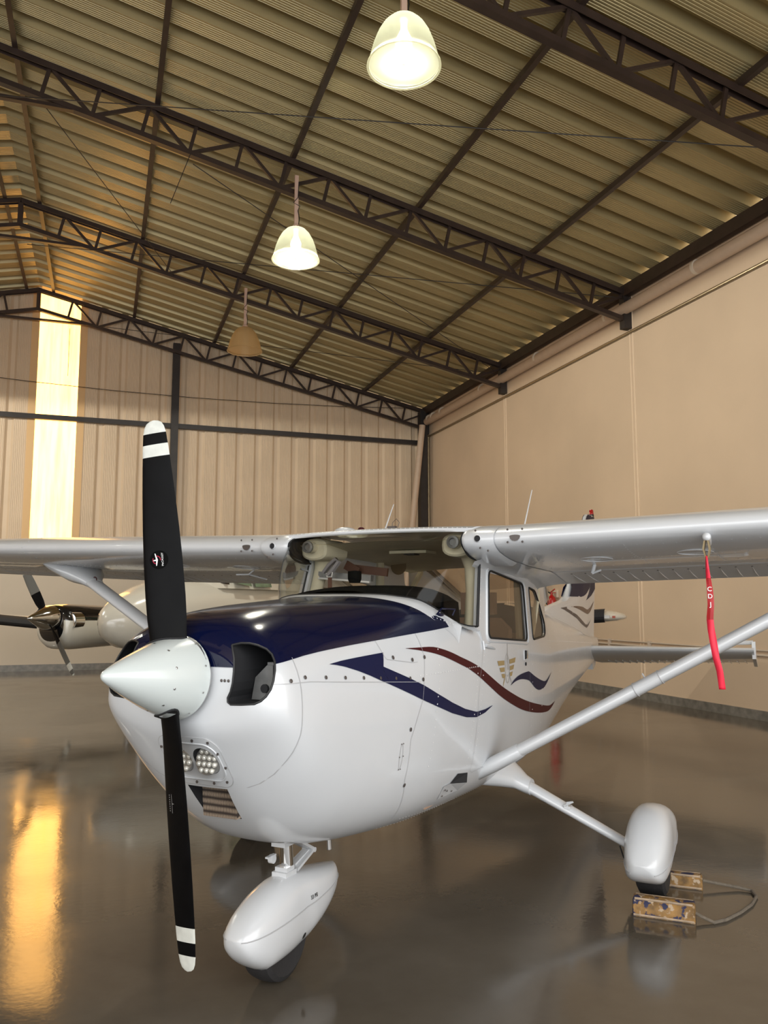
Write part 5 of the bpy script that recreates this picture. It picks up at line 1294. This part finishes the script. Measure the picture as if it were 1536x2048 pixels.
for s in (1, -1):
    nac = [(.10, .24, 1.24, .26), (.13, .31, 1.22, .31), (.22, .36, 1.205, .345), (.5, .39, 1.20, .36), (1.4, .39, 1.19, .34), (2.2, .32, 1.17, .26), (3.2, .12, 1.14, .10)]
    b = MB()
    R_ = [[(s*2.0+x, y, z) for x, y, z in tring(*q)] for q in nac]; n_ = 28
    for i in range(len(R_)-1):
        for k in range(n_):
            a = 2*pi*(k+.5)/n_; mi = 1 if sin(a) > .12 and nac[i][0] < 1.5 else 0
            b.add([R_[i][k], R_[i][(k+1) % n_], R_[i+1][(k+1) % n_], R_[i+1][k]], [(0, 1, 2, 3)], mi)
    b.add(R_[0], [tuple(range(n_))], 1)
    nc = b.build('engine_nacelle', [M_CRW, M_NAC], TW, angle=60)
    e = MB(); e.lathe([(.12, .17), (.14, .16), (.14, .36), (.11, .36), (.11, .20), (.12, .17)], (s*2.0+.27, .02, 1.30), 'y', 24); e.build('intake_ring', M_CHROME, nc)
    hb = Vector((s*2.0, 0, 1.345))
    e = MB(); e.lathe([(.002, -.40), (.02, -.385), (.065, -.30), (.115, -.20), (.16, -.11), (.188, -.03), (.198, .08)], tuple(hb), 'y', 36); e.build('spinner', M_CHROME, TW)
    for k in range(2):
        e = MB(); R3 = []; ph = radians(-33+180*k) if s < 0 else radians(75+180*k)
        Z = lambda r__: hb
        for r_, ch, be in ((.15, .09, 60), (.20, .11, 50), (.28, .135, 36), (.45, .15, 27), (.65, .145, 22), (.82, .125, 18), (.93, .105, 16), (1.0, .07, 15), (1.02, .02, 15)):
            be = radians(be); pts = []
            for j in range(14):
                a = 2*pi*j/14; u = .5*ch*cos(a); v = .010*sin(a)
                px_, py_, pz_ = u*cos(be)+v*sin(be), u*sin(be)-v*cos(be), r_
                pts.append(hb+Vector((px_*cos(ph)+pz_*sin(ph)*1.0, py_, -px_*sin(ph)+pz_*cos(ph))))
            R3.append((r_, pts))
        for (r0, p0), (r1, p1) in zip(R3, R3[1:]):
            m_ = (r0+r1)/2; e.loft([p0, p1], True, False, 2 if (m_ > .97 or .80 < m_ < .90) else (1 if m_ < .38 else 0))
        e.build('propeller_blade', [M_GREYB, M_BLACK, M_TIPW], TW, angle=60)
# wings with a nav light tip
for s in (1, -1):
    b = MB(); rr = []
    for x, le, ch, z in ((.5, .95, 2.1, 1.02), (2.0, 1.05, 1.8, 1.12), (4.4, 1.22, 1.35, 1.27), (6.1, 1.32, 1.08, 1.38)): rr.append(wsec(s*x, le, ch, z, radians(2), 18, .13))
    b.loft(rr); wg = b.build('wing', M_CRW, TW, angle=60)
    b = MB(); rr = []
    for x, le, ch, z in ((2.38, 1.075, .17, 1.148), (4.4, 1.22, .16, 1.272), (6.22, 1.300, .15, 1.388)): rr.append([(s*x, le+a, z+c_) for a, c_ in ((.18, .105), (.06, .085), (-.005, .035), (-.02, 0), (-.005, -.035), (.06, -.07), (.18, -.08))])
    b.loft(rr, False, False); b.build('deice_boot', M_DARK, wg)
    b = MB(); rr = []
    for x, k in ((6.08, 1.0), (6.22, .95), (6.36, .75), (6.46, .42), (6.49, .1)):
        rr.append(wsec(s*x, 1.30+(1-k)*.35, 1.10*k, 1.385, radians(2), 18, .16))
    b.loft(rr); tip = b.build('wing_tip', M_CRW, wg, angle=60)
    b = MB(); b.box((s*6.24-.05, 1.295, 1.365), (s*6.24+.05, 1.36, 1.405), 0); b.box((s*6.34-.02, 1.36, 1.37), (s*6.34+.02, 1.42, 1.40), 1)
    b.build('navigation_light', [M_LREF, mat('amber lamp lens', (.35, .05, .01), .2)], tip, smooth=False)
    b = MB(); b.tube([(s*1.9, 1.9, 1.1), (s*1.9, 1.95, .25)], .05, 10); b.build('gear_leg', M_ALU, TW)
    b = MB(); b.lathe([(.12, -.08), (.24, -.08), (.27, 0), (.24, .08), (.12, .08)], (s*1.9, 1.95, .27), 'x', 28); b.build('tyre', M_RUB, TW)
b = MB(); b.tube([(0, -.3, 1.0), (0, -.32, .2)], .04, 10); b.build('nose_leg', M_ALU, TW); MB().lathe([(.1, -.06), (.19, -.06), (.21, 0), (.19, .06), (.1, .06)], (0, -.32, .21), 'x', 24).build('tyre', M_RUB, TW)
b = MB(); b.loft([[(x_, y_, z_) for x_, y_ in ((-.04, a), (.04, a), (.02, c_), (-.02, c_))] for z_, a, c_ in ((1.55, 6.2, 8.1), (3.0, 7.5, 8.5))]); b.build('vertical_fin', M_CRW, TW, angle=60)
